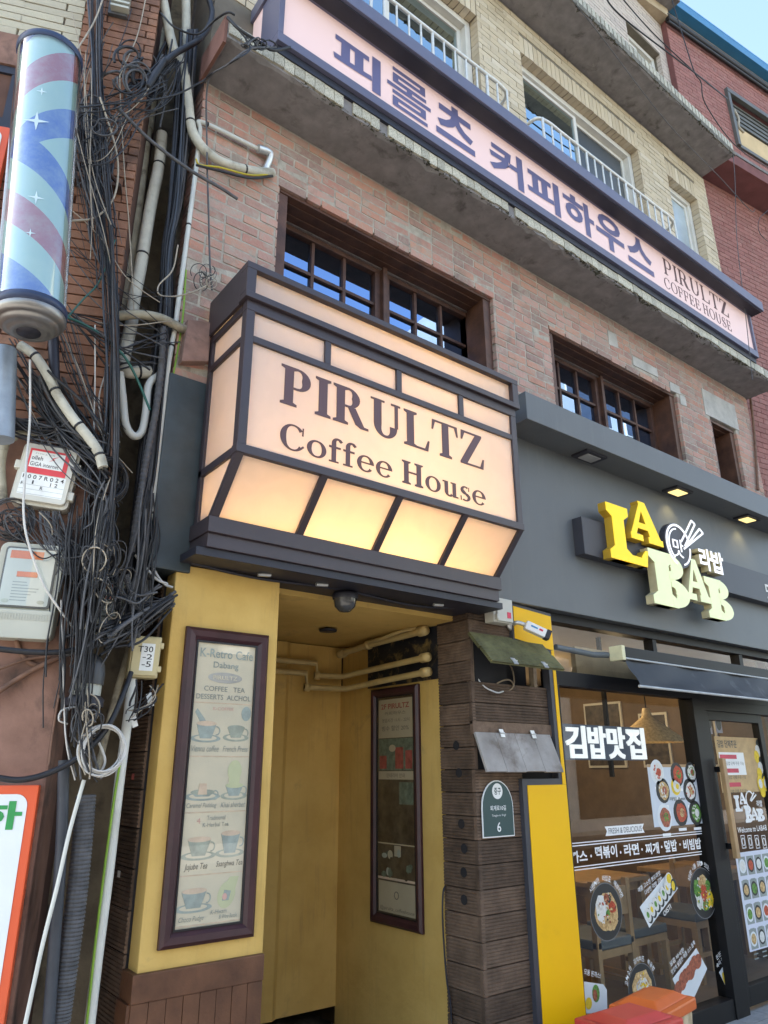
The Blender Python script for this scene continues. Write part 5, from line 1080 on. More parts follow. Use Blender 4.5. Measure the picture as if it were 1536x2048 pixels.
# plastic delivery boxes on the pavement
def crate(name, lab, o, u_, L, W, z0, z1, mat, bmat):
    t_ = thing(name, lab, 'box', (*o, 0)); u_ = Vector((*u_, 0)).normalized(); v_ = Vector((-u_.y, u_.x, 0)); F_ = Fr((*o, 0), u_, v_, (0,0,1))
    m = MB(); m.hexa([F_.p(.05,.04,0),F_.p(L-.05,.04,0),F_.p(L-.05,W-.04,0),F_.p(.05,W-.04,0)], [F_.p(.02,.02,z0),F_.p(L-.02,.02,z0),F_.p(L-.02,W-.02,z0),F_.p(.02,W-.02,z0)]); m.build('body', bmat, t_, .006)
    m = MB(); m.hexa([F_.p(0,0,z0-.03),F_.p(L,0,z0-.03),F_.p(L,W,z0-.03),F_.p(0,W,z0-.03)], [F_.p(0,0,z0+.03),F_.p(L,0,z0+.03),F_.p(L,W,z0+.03),F_.p(0,W,z0+.03)]); lid = m.build('lid', mat, t_, .012)
    m = MB(); m.hexa([F_.p(.03,.03,z0+.031),F_.p(L-.03,.03,z0+.031),F_.p(L-.03,W-.03,z0+.031),F_.p(.03,W-.03,z0+.031)], [F_.p(.1,.08,z1),F_.p(L-.1,.08,z1),F_.p(L-.1,W-.08,z1),F_.p(.1,W-.08,z1)]); m.build('lid_crown', mat, lid, .01)
    return t_
M['orange_pl'] = pm('orange_plastic', (.66,.13,.02), .45, var=.08, scale=5, dirt=(.62,.30,.14), dirt_at=.66); M['red_pl'] = pm('faded_red_plastic', (.55,.055,.04), .5, var=.1, scale=5, dirt=(.60,.22,.17), dirt_at=.68); M['printed'] = pm('printed_crate_side', (.55,.45,.30), .6, var=.3, scale=16, dirt=(.5,.25,.05), dirt_at=.6)
crate('storage_box', 'orange lidded plastic box under the restaurant window', (3.84,-.48), (1,.17), .47, .30, .36, .425, M['orange_pl'], M['printed'])
crate('storage_box', 'faded red lidded plastic box below the yellow board', (3.38,-.60), (1,-.03), .45, .33, .385, .445, M['red_pl'], M['red_pl'])
# ================================================================ neighbour on the left, turned towards the street corner
CX, CY = .757, -.05
uL, nL = Vector((.923,-.386,0)).normalized(), Vector((-.386,-.923,0)).normalized()
FL = Fr((CX, CY, 0), uL, (0,0,1), nL)
def LW(u, v, off=0.0): return HIT(u, v, FL.o+nL*off, nL)
M['salmon'] = brick_mat('salmon_ribbed_tile', [(.25,.115,.07),(.31,.15,.09),(.28,.135,.085),(.21,.105,.068)], .8, .2, (.075,.05,.04), .57, (.30,.20,.14))
M['beige_tile'] = brick_mat('beige_ribbed_tile', [(.42,.38,.28),(.46,.42,.31),(.39,.35,.26)], .8, .15, (.26,.23,.17), .68)
M['groove'] = pm('dark_groove', (.10,.05,.035), .95)
M['plaster_brown'] = pm('stained_brown_plaster', (.20,.105,.075), .9, var=.3, scale=4, c2=(.27,.15,.11), dirt=(.04,.03,.025), dirt_at=.58, bump=.6, bscale=28)
M['gap_wall'] = pm('grimy_olive_render', (.18,.145,.095), .95, var=.35, scale=5, dirt=(.03,.026,.022), dirt_at=.56, bump=.6)
lb = thing('tiled_building', 'neighbouring building of salmon ribbed tile above stained brown plaster', 'building', (0, .6, 0))
m = MB(); m.fbox(FL, -4.5, -.006, 0, 9.0, -.5, -.012); lw = m.build('wall', M['groove'], lb)
win = [(-1.6, -.602, 4.60, 5.0), (-1.7, -.585, 5.0, 5.22)]
pcs = courses(-1.3, 0, 3.03, 7.2, win+[(-2, -.376, 5.22, 7.3)], .41, .0435, .0085)
lay(lw, FL, pcs, 'ribbed_tile', M['salmon'], .03, .0, 300, .03, .003)
pcs = courses(-1.5, -.376, 5.22, 7.2, [], .41, .0455, .0065); lay(lw, FL, pcs, 'beige_tile', M['beige_tile'], .03, .004, 80, .03, .002)
m = MB(); m.fbox(FL, -4.5, .0, 0, 3.035, -.3, .008); m.build('plaster_dado', M['plaster_brown'], lb, .01)
m = MB(); m.fbox(FL, -1.7, -.588, 5.005, 5.215, -.05, .012); m.build('lintel', M['plaster_brown'], lb)
m = MB(); m.fbox(FL, -1.6, -.605, 4.955, 5.0, -.08, .002); m.fbox(FL, -.65, -.605, 4.66, 4.954, -.08, .0); m.fbox(FL, -1.6, -.605, 4.60, 4.66, -.08, .004); wf = m.build('window', M['navy_dark'], lb)
m = MB(); m.fbox(FL, -1.6, -.65, 4.66, 4.954, -.07, -.05); m.build('pane', M['frosted'], wf)
m = MB(); m.box(CX+.003, 1.25, .42, .5, 0, 7.5); g_ = tag(m.build('alley_wall', M['gap_wall']), 'grimy olive wall closing the gap behind the pipes', 'wall')
m = MB(); m.fbox(FL, -.02, -.004, 3.03, 7.2, -.5, -.013); m.build('corner_strip', M['groove'], lb)
m = MB(); m.box(1.06, 1.255, -.018, .30, 2.455, 3.44); tag(m.build('metal_duct', pm('blue_black_sheet_metal', (.035,.048,.052), .45, var=.35, scale=5, dirt=(.10,.06,.03), dirt_at=.68, spec=.5), None, .006), 'dark blue grey sheet metal casing beside the box sign', 'casing')
m = MB(); m.prism(FY(0), [(1.10,3.50),(1.24,3.55),(1.235,3.78),(1.11,3.75)], -.2, .05); tag(m.build('render_block', pm('pink_render', (.26,.16,.13), .95, var=.3, scale=8, dirt=(.10,.08,.07), bump=.8, bscale=40), None, .008), 'broken pinkish render block at the corner beside the box sign', 'block')

# red and white shop signs on the left wall
M['sign_red'] = pm('orange_red_sign', (.68,.10,.035), .45, var=.04); M['sign_white'] = pm('white_sign_face', (.66,.70,.72), .4, var=.03); M['sign_green'] = pm('green_letter', (.02,.26,.07), .45)
def rounded(x0, x1, z0, z1, r, n=5):
    P = []
    for cx, cz, a0 in ((x1-r,z0+r,-90),(x1-r,z1-r,0),(x0+r,z1-r,90),(x0+r,z0+r,180)): P += [(cx+r*math.cos(rad(a0+90*k_/n)), cz+r*math.sin(rad(a0+90*k_/n))) for k_ in range(n+1)]
    return P
s1 = thing('shop_sign', 'white sign with orange red border and a green Korean letter', 'sign', (.5, .05, .6))
m = MB(); m.fbox(FL, -1.1, -.016, .2, 1.553, .010, .055); m.build('border', M['sign_red'], s1, .004)
m = MB(); m.prism(FL, rounded(-1.07, -.046, .23, 1.523, .04), .05, .058); m.build('face', M['sign_white'], s1)
m = MB(); a_ = FL.loc(LW(-25,1630,.058))[0]; b_ = FL.loc(LW(44,1630,.058))[0]; text_fit(m, FL, '하', a_-.035, b_, 1.405, 1.50, .060, .035); m.build('lettering', M['sign_green'], s1)
s2 = thing('shop_sign', 'red bordered white sign high up behind the barber pole', 'sign', (.2, .15, 4.2))
m = MB(); m.fbox(FL, -1.3, -.585, 3.55, 4.56, .008, .05); m.build('border', M['sign_red'], s2, .004); m = MB(); m.prism(FL, rounded(-1.27, -.615, 3.58, 4.53, .04), .045, .053); m.build('face', M['sign_white'], s2)

# barber pole
bp = thing('barber_pole', 'big leaning barber pole with red, blue and pale stripes', 'barber pole', tuple(A(62,640,-.3)))
P1, P2 = A(100,118,-.3), A(60,628,-.3); axp = (P1-P2).normalized(); LP = (P1-P2).length
ap = axp.cross(Vector((0,1,0))).normalized(); bpv = axp.cross(ap)
def pole_mat():
    t = NT('striped_pole'); pos = t.n('ShaderNodeNewGeometry').outputs['Position']
    sub = t.n('ShaderNodeVectorMath', operation='SUBTRACT'); t.l(pos, sub.inputs[0]); sub.inputs[1].default_value = P2
    def dot(v): d = t.n('ShaderNodeVectorMath', operation='DOT_PRODUCT'); t.l(sub.outputs[0], d.inputs[0]); d.inputs[1].default_value = v; return d.outputs['Value']
    ang = t.math('ARCTAN2', dot(ap), dot(bpv)); ph = t.math('FRACT', t.math('ADD', t.math('ADD', t.math('MULTIPLY', t.math('ABSOLUTE', t.math('SUBTRACT', dot(axp), LP*.56)), 1/.62), t.math('MULTIPLY', ang, 1/(2*math.pi))), 5.95))
    x = t.n('ShaderNodeValToRGB'); x.color_ramp.interpolation = 'CONSTANT'; e = x.color_ramp.elements
    blue, pale, red = (.03,.09,.36,1), (.31,.44,.40,1), (.33,.075,.075,1)
    e[0].color = blue; e[0].position = 0
    e[1].position = .25; e[1].color = pale
    for p_, c_ in ((.5, red), (.75, pale)): q = e.new(p_); q.color = c_
    t.l(ph, x.inputs[0])
    col = t.mix(t.ramp(t.noise(9, 5, .7), [(.4, 0), (.75, .35)]), x.outputs[0], (.42,.50,.44))
    t.set(col, .25, 0, .6, None); t.b.inputs['Coat Weight'].default_value = .8; t.b.inputs['Coat Roughness'].default_value = .05
    return t.m
m = MB(); m.lathe([(.122,0),(.122,LP)], P2, axp, 40); m.build('striped_drum', pole_mat(), bp)
M['pole_glass'] = glass_mat('clear_sleeve', (.90,.97,.96), .05)
m = MB(); m.lathe([(.132,.0),(.132,LP)], P2, axp, 40); m.build('clear_sleeve', M['pole_glass'], bp)
M['pole_blue'] = pm('blue_ring_paint', (.02,.035,.08), .4)
m = MB(); m.lathe([(.12,-.012),(.136,-.01),(.138,.01),(.136,.026),(.133,.028)], P2, axp, 40); m.build('lower_ring', M['pole_blue'], bp)
m = MB(); m.lathe([(.133,LP-.012),(.137,LP-.006),(.138,LP+.016),(.125,LP+.03),(0,LP+.04)], P2, axp, 40); m.build('upper_cap', M['pole_blue'], bp)
M['pole_metal'] = pm('brushed_bottom_cap', (.25,.24,.225), .38, metal=.75, var=.12, scale=9, dirt=(.16,.13,.10), dirt_at=.66)
m = MB(); m.lathe([(.134,-.012),(.136,-.024),(.130,-.040),(.117,-.052),(.114,-.050),(.110,-.060),(.092,-.074),(.088,-.072),(.072,-.082),(.05,-.086),(.045,-.084),(0,-.074)], P2, axp, 40); cap_ = m.build('lower_cap', M['pole_metal'], bp)
m = MB(); m.lathe([(0,-.087),(.044,-.0875),(.046,-.080)], P2, axp, 24); m.build('socket', M['navy_dark'], cap_)
M['star'] = pm('white_star_print', (.75,.80,.82), .4)
for h_, th_, s_ in ((LP*.76,-20,.022),(LP*.64,-30,.05),(LP*.35,-10,.032),(LP*.22,-20,.02)):
    a_ = rad(th_); best = None
    toc = (CAM-P2); toc = (toc-axp*toc.dot(axp)).normalized(); sdv = axp.cross(toc); n_ = toc*math.cos(a_*.5)+sdv*math.sin(a_*.5); tv = axp.cross(n_)
    F_ = Fr(P2+axp*h_+n_*.1235, tv, axp, n_); m = MB()
    m.poly(F_, [(s_*k_*math.cos(rad(45*i)), s_*k_*math.sin(rad(45*i))) for i in range(8) for k_ in ((1.0 if i % 2 == 0 else .22),)], .001); m.build('star', M['star'], bp)
for h_ in (.12, LP-.18): p_ = P2+axp*h_; q_ = p_+Vector((.10,.42,0)); m = MB(); m.tube([p_+(q_-p_).normalized()*.11, q_], .018, 8); m.build('bracket', M['navy_dark'], bp)
m = MB(); m.tube([LW(106,660,.10), LW(110,785,.10)], .022, 10); tag(m.build('steel_post', M['navy_dark']), 'short black steel post below the barber pole', 'post')
m = MB(); p_ = LW(8,700,.16); q_ = LW(2,880,.16); m.tube([p_, q_], .05, 14); tag(m.build('metal_tube', pm('blue_grey_metal', (.26,.31,.36), .5, metal=.3, var=.25, scale=8)), 'thick pale blue metal tube below the barber pole', 'tube')

# ---------------------------------------------------------------- meters and boxes
def tilted(c_px, ang, w, h_, off):
    c_ = LW(*c_px, off); ca, sa = math.cos(rad(ang)), math.sin(rad(ang)); u_ = uL*ca+Vector((0,0,sa)); v_ = Vector((0,0,ca))-uL*sa
    return Fr(c_, u_, v_, nL)
M['box_white'] = pm('off_white_plastic', (.55,.54,.47), .45, var=.07, scale=5, dirt=(.40,.37,.29), dirt_at=.68); M['ink_black'] = pm('black_print', (.03,.03,.035), .6); M['label_red'] = pm('coral_red_label', (.66,.06,.07), .5); M['label_white'] = pm('white_label', (.72,.74,.71), .5)
ib = thing('internet_box', 'off-white internet junction box with red label and printed numbers', 'box', tuple(LW(92,1010,.03)))
FB = tilted((92,952), -5, .22, .25, .07)
m = MB(); m.prism(FB, rounded(-.112, .112, -.135, .135, .022), -.06, .0); m.build('case', M['box_white'], ib); m = MB(); m.prism(FB, rounded(-.100, .102, -.122, .126, .018), .0005, .022); lid = m.build('lid', M['box_white'], ib, .003)
for u_, v_ in ((.112,.05),(.112,-.075),(-.112,.03)): m = MB(); m.fbox(FB, u_-.014, u_+.014, v_-.018, v_+.018, -.02, .012); m.build('latch', M['box_white'], ib, .003)
C_ = .0235
m = MB(); m.fbox(FB, -.078, .078, -.005, .105, .0222, .0229); m.build('label', M['label_red'], lid); m = MB(); m.fbox(FB, -.070, .060, .022, .095, .0229, .0234); m.build('label_panel', M['label_white'], lid)
def bt(s, a_, b_, c_, d_, mat='ink_black', bold=.01, F_=None, par=None, cc=.0238): m = MB(); text_fit(m, F_ or FB, s, a_, b_, c_, d_, cc, bold); m.build('lettering', M[mat], par or lid)
bt('olleh', -.066, -.022, .055, .074); bt('GiGA internet', -.066, .045, .028, .046, bold=.005); bt('FTTH & 전화', -.055, .02, .080, .088, 'ink_grey', 0)
m = MB(); m.poly(FB, [(0,.055),(.025,.066),(.018,.070),(.04,.084),(.010,.071),(.018,.067)], .0239); m.build('flash_mark', M['label_red'], lid)
m = MB(); m.fbox(FB, -.086, .085, -.10, -.008, .0222, .0226); m.build('number_label', M['label_white'], lid)
bt('F 0 0 7 R 0 2 4', -.080, .078, -.030, -.012, cc=.0232); bt('1', -.04, -.034, -.052, -.036, cc=.0232); bt('1 2', .03, .058, -.052, -.036, cc=.0232); bt('R', -.005, .006, -.072, -.058, cc=.0232); bt('F', -.08, -.073, -.06, -.046, cc=.0232)
for i in range(3): m = MB(); m.fbox(FB, -.085, .084, -.056-.02*i, -.0548-.02*i, .0227, .0230); m.build('grid_line', M['ink_grey'], lid)
M['meter_body'] = pm('grey_beige_meter', (.42,.42,.35), .5, var=.06, scale=4, dirt=(.32,.30,.24), dirt_at=.68); M['meter_face'] = pm('meter_dial', (.44,.47,.43), .4, var=.06); M['orange_strip'] = pm('orange_strip', (.58,.16,.06), .5, var=.15, scale=20); M['dk'] = pm('dark_bezel', (.10,.10,.09), .5)
def meter(F_, lab, s=1.0, vents=False):
    t_ = thing('electric_meter', lab, 'meter', tuple(F_.p(0,-.18*s)))
    m = MB(); m.prism(F_, rounded(-.118*s, .118*s, -.19*s, .185*s, .03*s), -.09*s, .0); m.build('case', M['meter_body'], t_, .004)
    m = MB(); m.prism(F_, rounded(-.095*s, .095*s, -.075*s, .165*s, .012*s), .0005, .008*s); m.build('bezel', M['dk'], t_)
    m = MB(); m.prism(F_, rounded(-.088*s, .088*s, -.068*s, .158*s, .01*s), .0085*s, .010*s); f_ = m.build('dial', M['meter_face'], t_)
    m = MB(); m.fbox(F_, -.075*s, .045*s, .118*s, .150*s, .0102*s, .011*s); m.build('strip', M['orange_strip'], f_); m = MB(); m.fbox(F_, -.04*s, .035*s, .045*s, .066*s, .0102*s, .0125*s); m.build('counter', M['orange_strip'], f_)
    for i in range(7): m = MB(); m.fbox(F_, -.05*s, (.0+.05*random.random())*s, (.022-.012*i)*s, (.026-.012*i)*s, .0102*s, .0106*s); m.build('print_line', M['ink_grey'], f_)
    for x in (-.065, .062): m = MB(); m.disc(F_, x*s, -.052*s, .014*s, .008*s, .0112*s, 14); m.build('seal', M['ink_green'], f_)
    m = MB(); m.add([F_.p(-.09*s,-.07*s,.016*s),F_.p(.09*s,-.07*s,.016*s),F_.p(.09*s,.16*s,.016*s),F_.p(-.09*s,.16*s,.016*s)], [(0,1,2,3)]); m.build('cover_glass', M['pglass'], t_)
    m = MB(); m.prism(F_, rounded(-.12*s, .12*s, -.195*s, -.085*s, .02*s), .0006, .02*s); c_ = m.build('terminal_cover', M['meter_body'], t_, .004)
    if vents:
        for r in range(4):
            for k_ in range(9): m = MB(); m.disc(F_, (-.085+.021*k_)*s, (-.12-.02*r)*s, .005*s, .005*s, .0215*s, 8); m.build('vent_hole', M['dk'], c_)
    else:
        for k_ in range(22): m = MB(); m.fbox(F_, (-.105+.01*k_)*s, (-.102+.01*k_)*s, -.125*s, -.10*s, .0202*s, .0225*s); m.build('grip_rib', M['meter_body'], c_)
meter(tilted((52,1178), -1, 0, 0, .09), 'large grey beige electric meter under the internet box')
c2 = A(216,1212,.02); meter(Fr(c2, Vector((.97,-.24,0)).normalized(), (0,0,1)), 'smaller electric meter with vent holes half buried in cables', .62, True)
tb = thing('terminal_box', 'yellowed terminal box marked T30 -2 -5 beside the yellow pier', 'box', (1.08, -.02, 1.97)); FT = Fr((1.087,-.02,2.06), (.985,-.17,0), (.03,0,1), (-.17,-.985,0))
M['box_yellow'] = pm('yellowed_plastic', (.52,.44,.24), .5, var=.08, scale=6)
m = MB(); m.fbox(FT, -.062, .062, -.088, .088, -.07, 0); m.build('case', M['box_yellow'], tb, .006); m = MB(); m.fbox(FT, -.055, .055, -.08, .08, .0005, .010); ld = m.build('lid', M['box_yellow'], tb, .003)
for v_ in (-.05, .05): m = MB(); m.fbox(FT, .055, .072, v_-.012, v_+.012, -.03, .006); m.build('latch', M['box_yellow'], tb, .002)
m = MB(); m.fbox(FT, -.02, .035, -.06, .055, .0102, .0106); m.build('label', M['label_white'], ld); bt('T30', -.035, .028, .018, .043, F_=FT, par=ld, cc=.0112); bt('-2', -.012, .028, -.012, .010, F_=FT, par=ld, cc=.0112); bt('-5', -.012, .026, -.044, -.020, F_=FT, par=ld, cc=.0112)
sd_ = thing('alarm_siren', 'dark dome topped siren with a grey base among the cables', 'siren', tuple(A(172,1430,-.08)))
p_ = A(170,1398,-.08); m = MB(); m.lathe([(.055,0),(.055,.10),(.045,.10),(.045,0)], p_, (.02,0,1), 24); m.build('base', M['meter_body'], sd_); m = MB(); m.lathe([(.060,.055),(.061,.10),(.055,.135),(.04,.16),(.018,.175),(0,.178)], p_, (.02,0,1), 24); m.build('dome', pm('dark_grey_dome', (.045,.047,.052), .4, var=.2), sd_); m = MB(); m.lathe([(.07,-.03),(.072,0),(.058,.012),(.03,-.07),(0,-.07)], p_, (.02,0,1), 24); m.build('collar', M['navy_dark'], sd_)

# ---------------------------------------------------------------- pipes
M['lag'] = pm('cream_pipe_lagging', (.47,.45,.37), .75, var=.16, scale=10, dirt=(.20,.175,.125), dirt_at=.60, bump=.4); M['lag_dirty'] = pm('grimy_pipe_lagging', (.36,.33,.245), .8, var=.2, scale=10, dirt=(.12,.10,.07), dirt_at=.56, bump=.4); M['pvc'] = pm('white_pvc_pipe', (.56,.57,.52), .45, var=.08, scale=5, dirt=(.30,.28,.22), dirt_at=.68)
M['cable_black'] = pm('black_cable', (.018,.018,.020), .5, var=.25, scale=30); M['cable_grey'] = pm('dusty_grey_cable', (.085,.085,.088), .65, var=.3, scale=20); M['cable_slate'] = pm('slate_blue_cable', (.04,.046,.056), .5, var=.2); M['cable_white'] = pm('white_cable', (.52,.51,.48), .5, var=.1, scale=20); M['cable_green'] = pm('green_cable', (.02,.10,.08), .5); M['cable_yellow'] = pm('yellow_cable', (.50,.40,.03), .5); M['cable_lime'] = pm('lime_cable', (.20,.36,.04), .5); M['cable_brown'] = pm('brown_cable', (.16,.085,.055), .7, var=.3, scale=20); M['cable_beige'] = pm('beige_cable', (.34,.29,.22), .6, var=.2, scale=20)
def pt(q, Y, off):
    if len(q) == 3: return A(q[0], q[1], q[2])
    a_ = A(q[0], q[1], Y); l_ = LW(q[0], q[1], off)
    return l_ if (l_-CAM).length < (a_-CAM).length or q[0] < 200 else a_
def run(pts, r, mat, name, label, cat, group=None, Y=0.0, off=.06, k=7, n=8, rib=None, rings=0):
    P = spline([pt(q, Y, off) for q in pts], k); m = MB(); m.tube(P, r, n, rib=rib)
    if rings:
        o = thing(name, label, cat, tuple(P[-1]), group); b_ = m.build('tube', M[mat], o)
        for i in range(rings): j = int((i+.6)*(len(P)-2)/rings); d = (P[j+1]-P[j]).normalized(); q = MB(); q.lathe([(r*.9,-.006),(r*1.07,-.005),(r*1.07,.005),(r*.9,.006)], P[j], d, 12); q.build('tie', M['cable_black'], o)
        return o
    return tag(m.build(name, M[mat]), label, cat, group)
run([(322,-20,.0),(345,90,.0),(366,130,.0),(376,200,-.02),(388,270,-.03),(432,318,-.05),(495,340,-.05),(545,346,-.02)], .027, 'lag', 'lagged_pipe', 'cream lagged pipe curving onto the brick wall from above', 'pipe', k=10, n=14, rings=3)
run([(372,0,.05),(372,60,.05),(366,130,.05)], .026, 'lag', 'lagged_pipe', 'short cream lagged pipe joining the curved one near the ledge', 'pipe', n=12)
run([(324,268,.10),(318,330,.10),(300,420,.09),(282,530,.08),(268,600,.06),(262,650,.05),(247,720,.03),(255,742,.02),(275,744,.02),(300,745,.02)], .031, 'lag', 'lagged_pipe', 'thick cream lagged pipe with bands down the gap, hooking right', 'pipe', k=10, n=14, rings=5)
run([(300,150,.2),(293,270,.2),(275,420,.18),(256,560,.16),(243,640,.14)], .027, 'lag_dirty', 'lagged_pipe', 'grimy lagged pipe behind the thick cream one', 'pipe', k=8, n=12, rings=2)
run([(320,60,.2),(308,160,.2),(296,260,.2)], .03, 'lag_dirty', 'lagged_pipe', 'grimy lagged pipe at the top of the gap', 'pipe', n=12)
run([(238,632,.0),(275,629,-.03),(320,636,-.04),(360,655,-.03),(392,668,.0)], .023, 'lag_dirty', 'lagged_pipe', 'grimy lagged pipe crossing the gap sideways', 'pipe', n=12)
run([(240,745,.0),(246,800,.0),(252,850,-.01),(268,872,-.01),(284,862,-.01),(292,820,-.01),(296,775,-.01),(310,755,.0),(330,748,.02)], .018, 'pvc', 'u_bend_pipe', 'white U shaped pipe loop below the crossing pipe', 'pipe', k=8, n=12)
run([(532,306,-.03),(470,275,-.03),(402,244,-.03),(400,262,-.02),(393,330,.0),(372,490,.0),(356,610,.0),(350,655,.0),(338,720,.0),(325,830,.0),(310,960,.0),(303,1060,.02),(302,1130,.03)], .013, 'pvc', 'drain_pipe', 'slim white pipe with a bend running down the brick edge', 'pipe', k=8, n=12, rings=4)
b_ = thing('pipe_elbow', 'metal elbow fitting where the slim white pipe enters the wall', 'elbow', tuple(A(535,305,-.03)))
m = MB(); m.tube(spline([A(520,298,-.04),A(538,304,-.04),A(540,316,-.03),A(528,345,.0)], 6), .02, 12); m.build('elbow', M['steel'], b_); m = MB(); m.tube([A(516,297,-.04),A(534,303,-.04)], .026, 12); m.build('sleeve', M['steel'], b_)
run([(40,690),(70,712),(98,755),(115,790),(145,835),(175,872),(197,905),(206,935)], .021, 'lag', 'flexible_hose', 'dirty cream flexible hose slanting behind the internet box', 'hose', off=.13, k=12, n=12, rings=4)
run([(0,890),(15,880),(40,868),(80,870)], .016, 'lag_dirty', 'flexible_hose', 'brown cream hose arching over the internet box', 'hose', off=.04, n=10); run([(6,1000),(2,930),(12,885),(32,872)], .018, 'lag_dirty', 'flexible_hose', 'grimy hose dropping beside the internet box', 'hose', off=.04, n=10)
run([(327,655,-.05),(322,740,-.05),(312,820,-.05),(296,900,-.05),(285,965,-.05),(274,1030,-.04),(263,1105,-.04)], .014, 'cable_grey', 'ribbed_conduit', 'grey ribbed conduit hanging down the gap and cut off', 'conduit', k=14, n=10, rib=.22)
run([(290,1040,.0),(284,1100,.0),(290,1140,.0),(310,1160,.0)], .012, 'cable_grey', 'ribbed_conduit', 'dark ribbed conduit curling towards the sheet metal casing', 'conduit', k=24, n=10, rib=.16)
run([(252,1150,-.06),(262,1190,-.06),(268,1230,-.06),(275,1275,-.03)], .013, 'cable_grey', 'ribbed_conduit', 'short ribbed conduit above the terminal box', 'conduit', k=22, n=10, rib=.16)
run([(172,1590,-.06),(165,1680,-.06),(155,1780,-.06),(142,1880,-.06),(128,1980,-.06),(115,2070,-.06)], .034, 'cable_grey', 'ribbed_conduit', 'fat black ribbed conduit low down beside the dark pipe', 'conduit', k=24, n=14, rib=.13)
run([(265,1358,.02),(255,1440,.02),(238,1570,.02),(218,1740,.02),(197,1900,.02),(178,2060,.02)], .020, 'pvc', 'drain_pipe', 'cream drain pipe below the terminal box', 'pipe', k=4, n=14)
run([(270,1240,.1),(255,1310,.1),(232,1390,.1),(212,1470,.1),(195,1540,.1)], .014, 'lag_dirty', 'drain_pipe', 'grimy slim pipe slanting behind the siren', 'pipe', n=10)
run([(128,1520,-.09),(122,1700,-.09),(108,1900,-.09),(96,2060,-.09)], .021, 'cable_slate', 'drain_pipe', 'dark navy pipe low down on the corner', 'pipe', k=4, n=12)
run([(168,1560,-.13),(140,1660,-.13),(115,1770,-.13),(85,1890,-.13),(48,2060,-.13)], .0075, 'pvc', 'thin_pole', 'thin white pole leaning across the dark pipes', 'pole', k=4)
run([(225,330,.0),(215,480,.0),(232,560,.0),(232,700,.0),(222,830,.0),(222,930,.0),(226,1080,.0),(240,1260,.0)], .013, 'cable_slate', 'thick_cable', 'thick slate cable down the tiled corner', 'cable', k=6)
run([(192,200),(192,330),(200,450),(222,560),(232,640)], .017, 'cable_slate', 'thick_cable', 'thick slate cable bundle behind the barber pole', 'cable', off=.05)

# ---------------------------------------------------------------- cables one can follow
BC = lambda pts, r=.006, mat='cable_black', Y=-.03, off=.10, lab='black cable strung down the gap between the buildings', g='black cables in the gap': run(pts, r, mat, 'cable', lab, 'cable', g, Y, off, 7, 6)
TONE = {'cable_black': 'black', 'cable_slate': 'slate blue', 'cable_grey': 'dusty grey', 'cable_brown': 'brown'}
def size_tone(mats, sizes, where, off=.10, g='black cables in the gap'):        # radius, material, plane, offset, label and group of one strand
    mt_ = random.choice(mats); r_, word = random.choice(sizes); return r_, mt_, -.03 if off == .10 else .0, off, '%s %s cable %s' % (word, TONE[mt_], where), g
for i in range(34):                                            # main bundle
    s_ = random.uniform(-1, 1); w = lambda a_: a_+random.uniform(-3, 3); y_ = random.uniform(-.03, .12)
    BC([(w(378+20*s_),60,y_),(w(366+17*s_),230,y_),(w(352+14*s_),400,y_),(w(336+10*s_),500,y_),(w(330+14*s_),640,y_),(w(318+20*s_),760,y_),(w(300+24*s_),930,y_),(w(285+24*s_),1060,y_),(w(272+28*s_),1230,y_)], *size_tone(('cable_black','cable_black','cable_slate','cable_grey'), ((.005,'thin'),(.0065,'medium'),(.009,'thick')), 'bundled down the gap between the buildings'))
for i in range(22):                                            # bundle along the tiled corner
    s_ = random.uniform(-1, 1); w = lambda a_: a_+random.uniform(-5, 5)
    BC([(w(190+14*s_),-20),(w(192+10*s_),150),(w(198+22*s_),330),(w(215+16*s_),480),(w(224+12*s_),620),(w(226+14*s_),760),(w(222+14*s_),900),(w(205+20*s_),1040),(w(180+30*s_),1180)], *size_tone(('cable_black','cable_grey','cable_slate','cable_brown'), ((.003,'very thin'),(.005,'slim')), 'running down the tiled corner of the left building', random.uniform(.02,.11), 'cables on the tiled corner'))
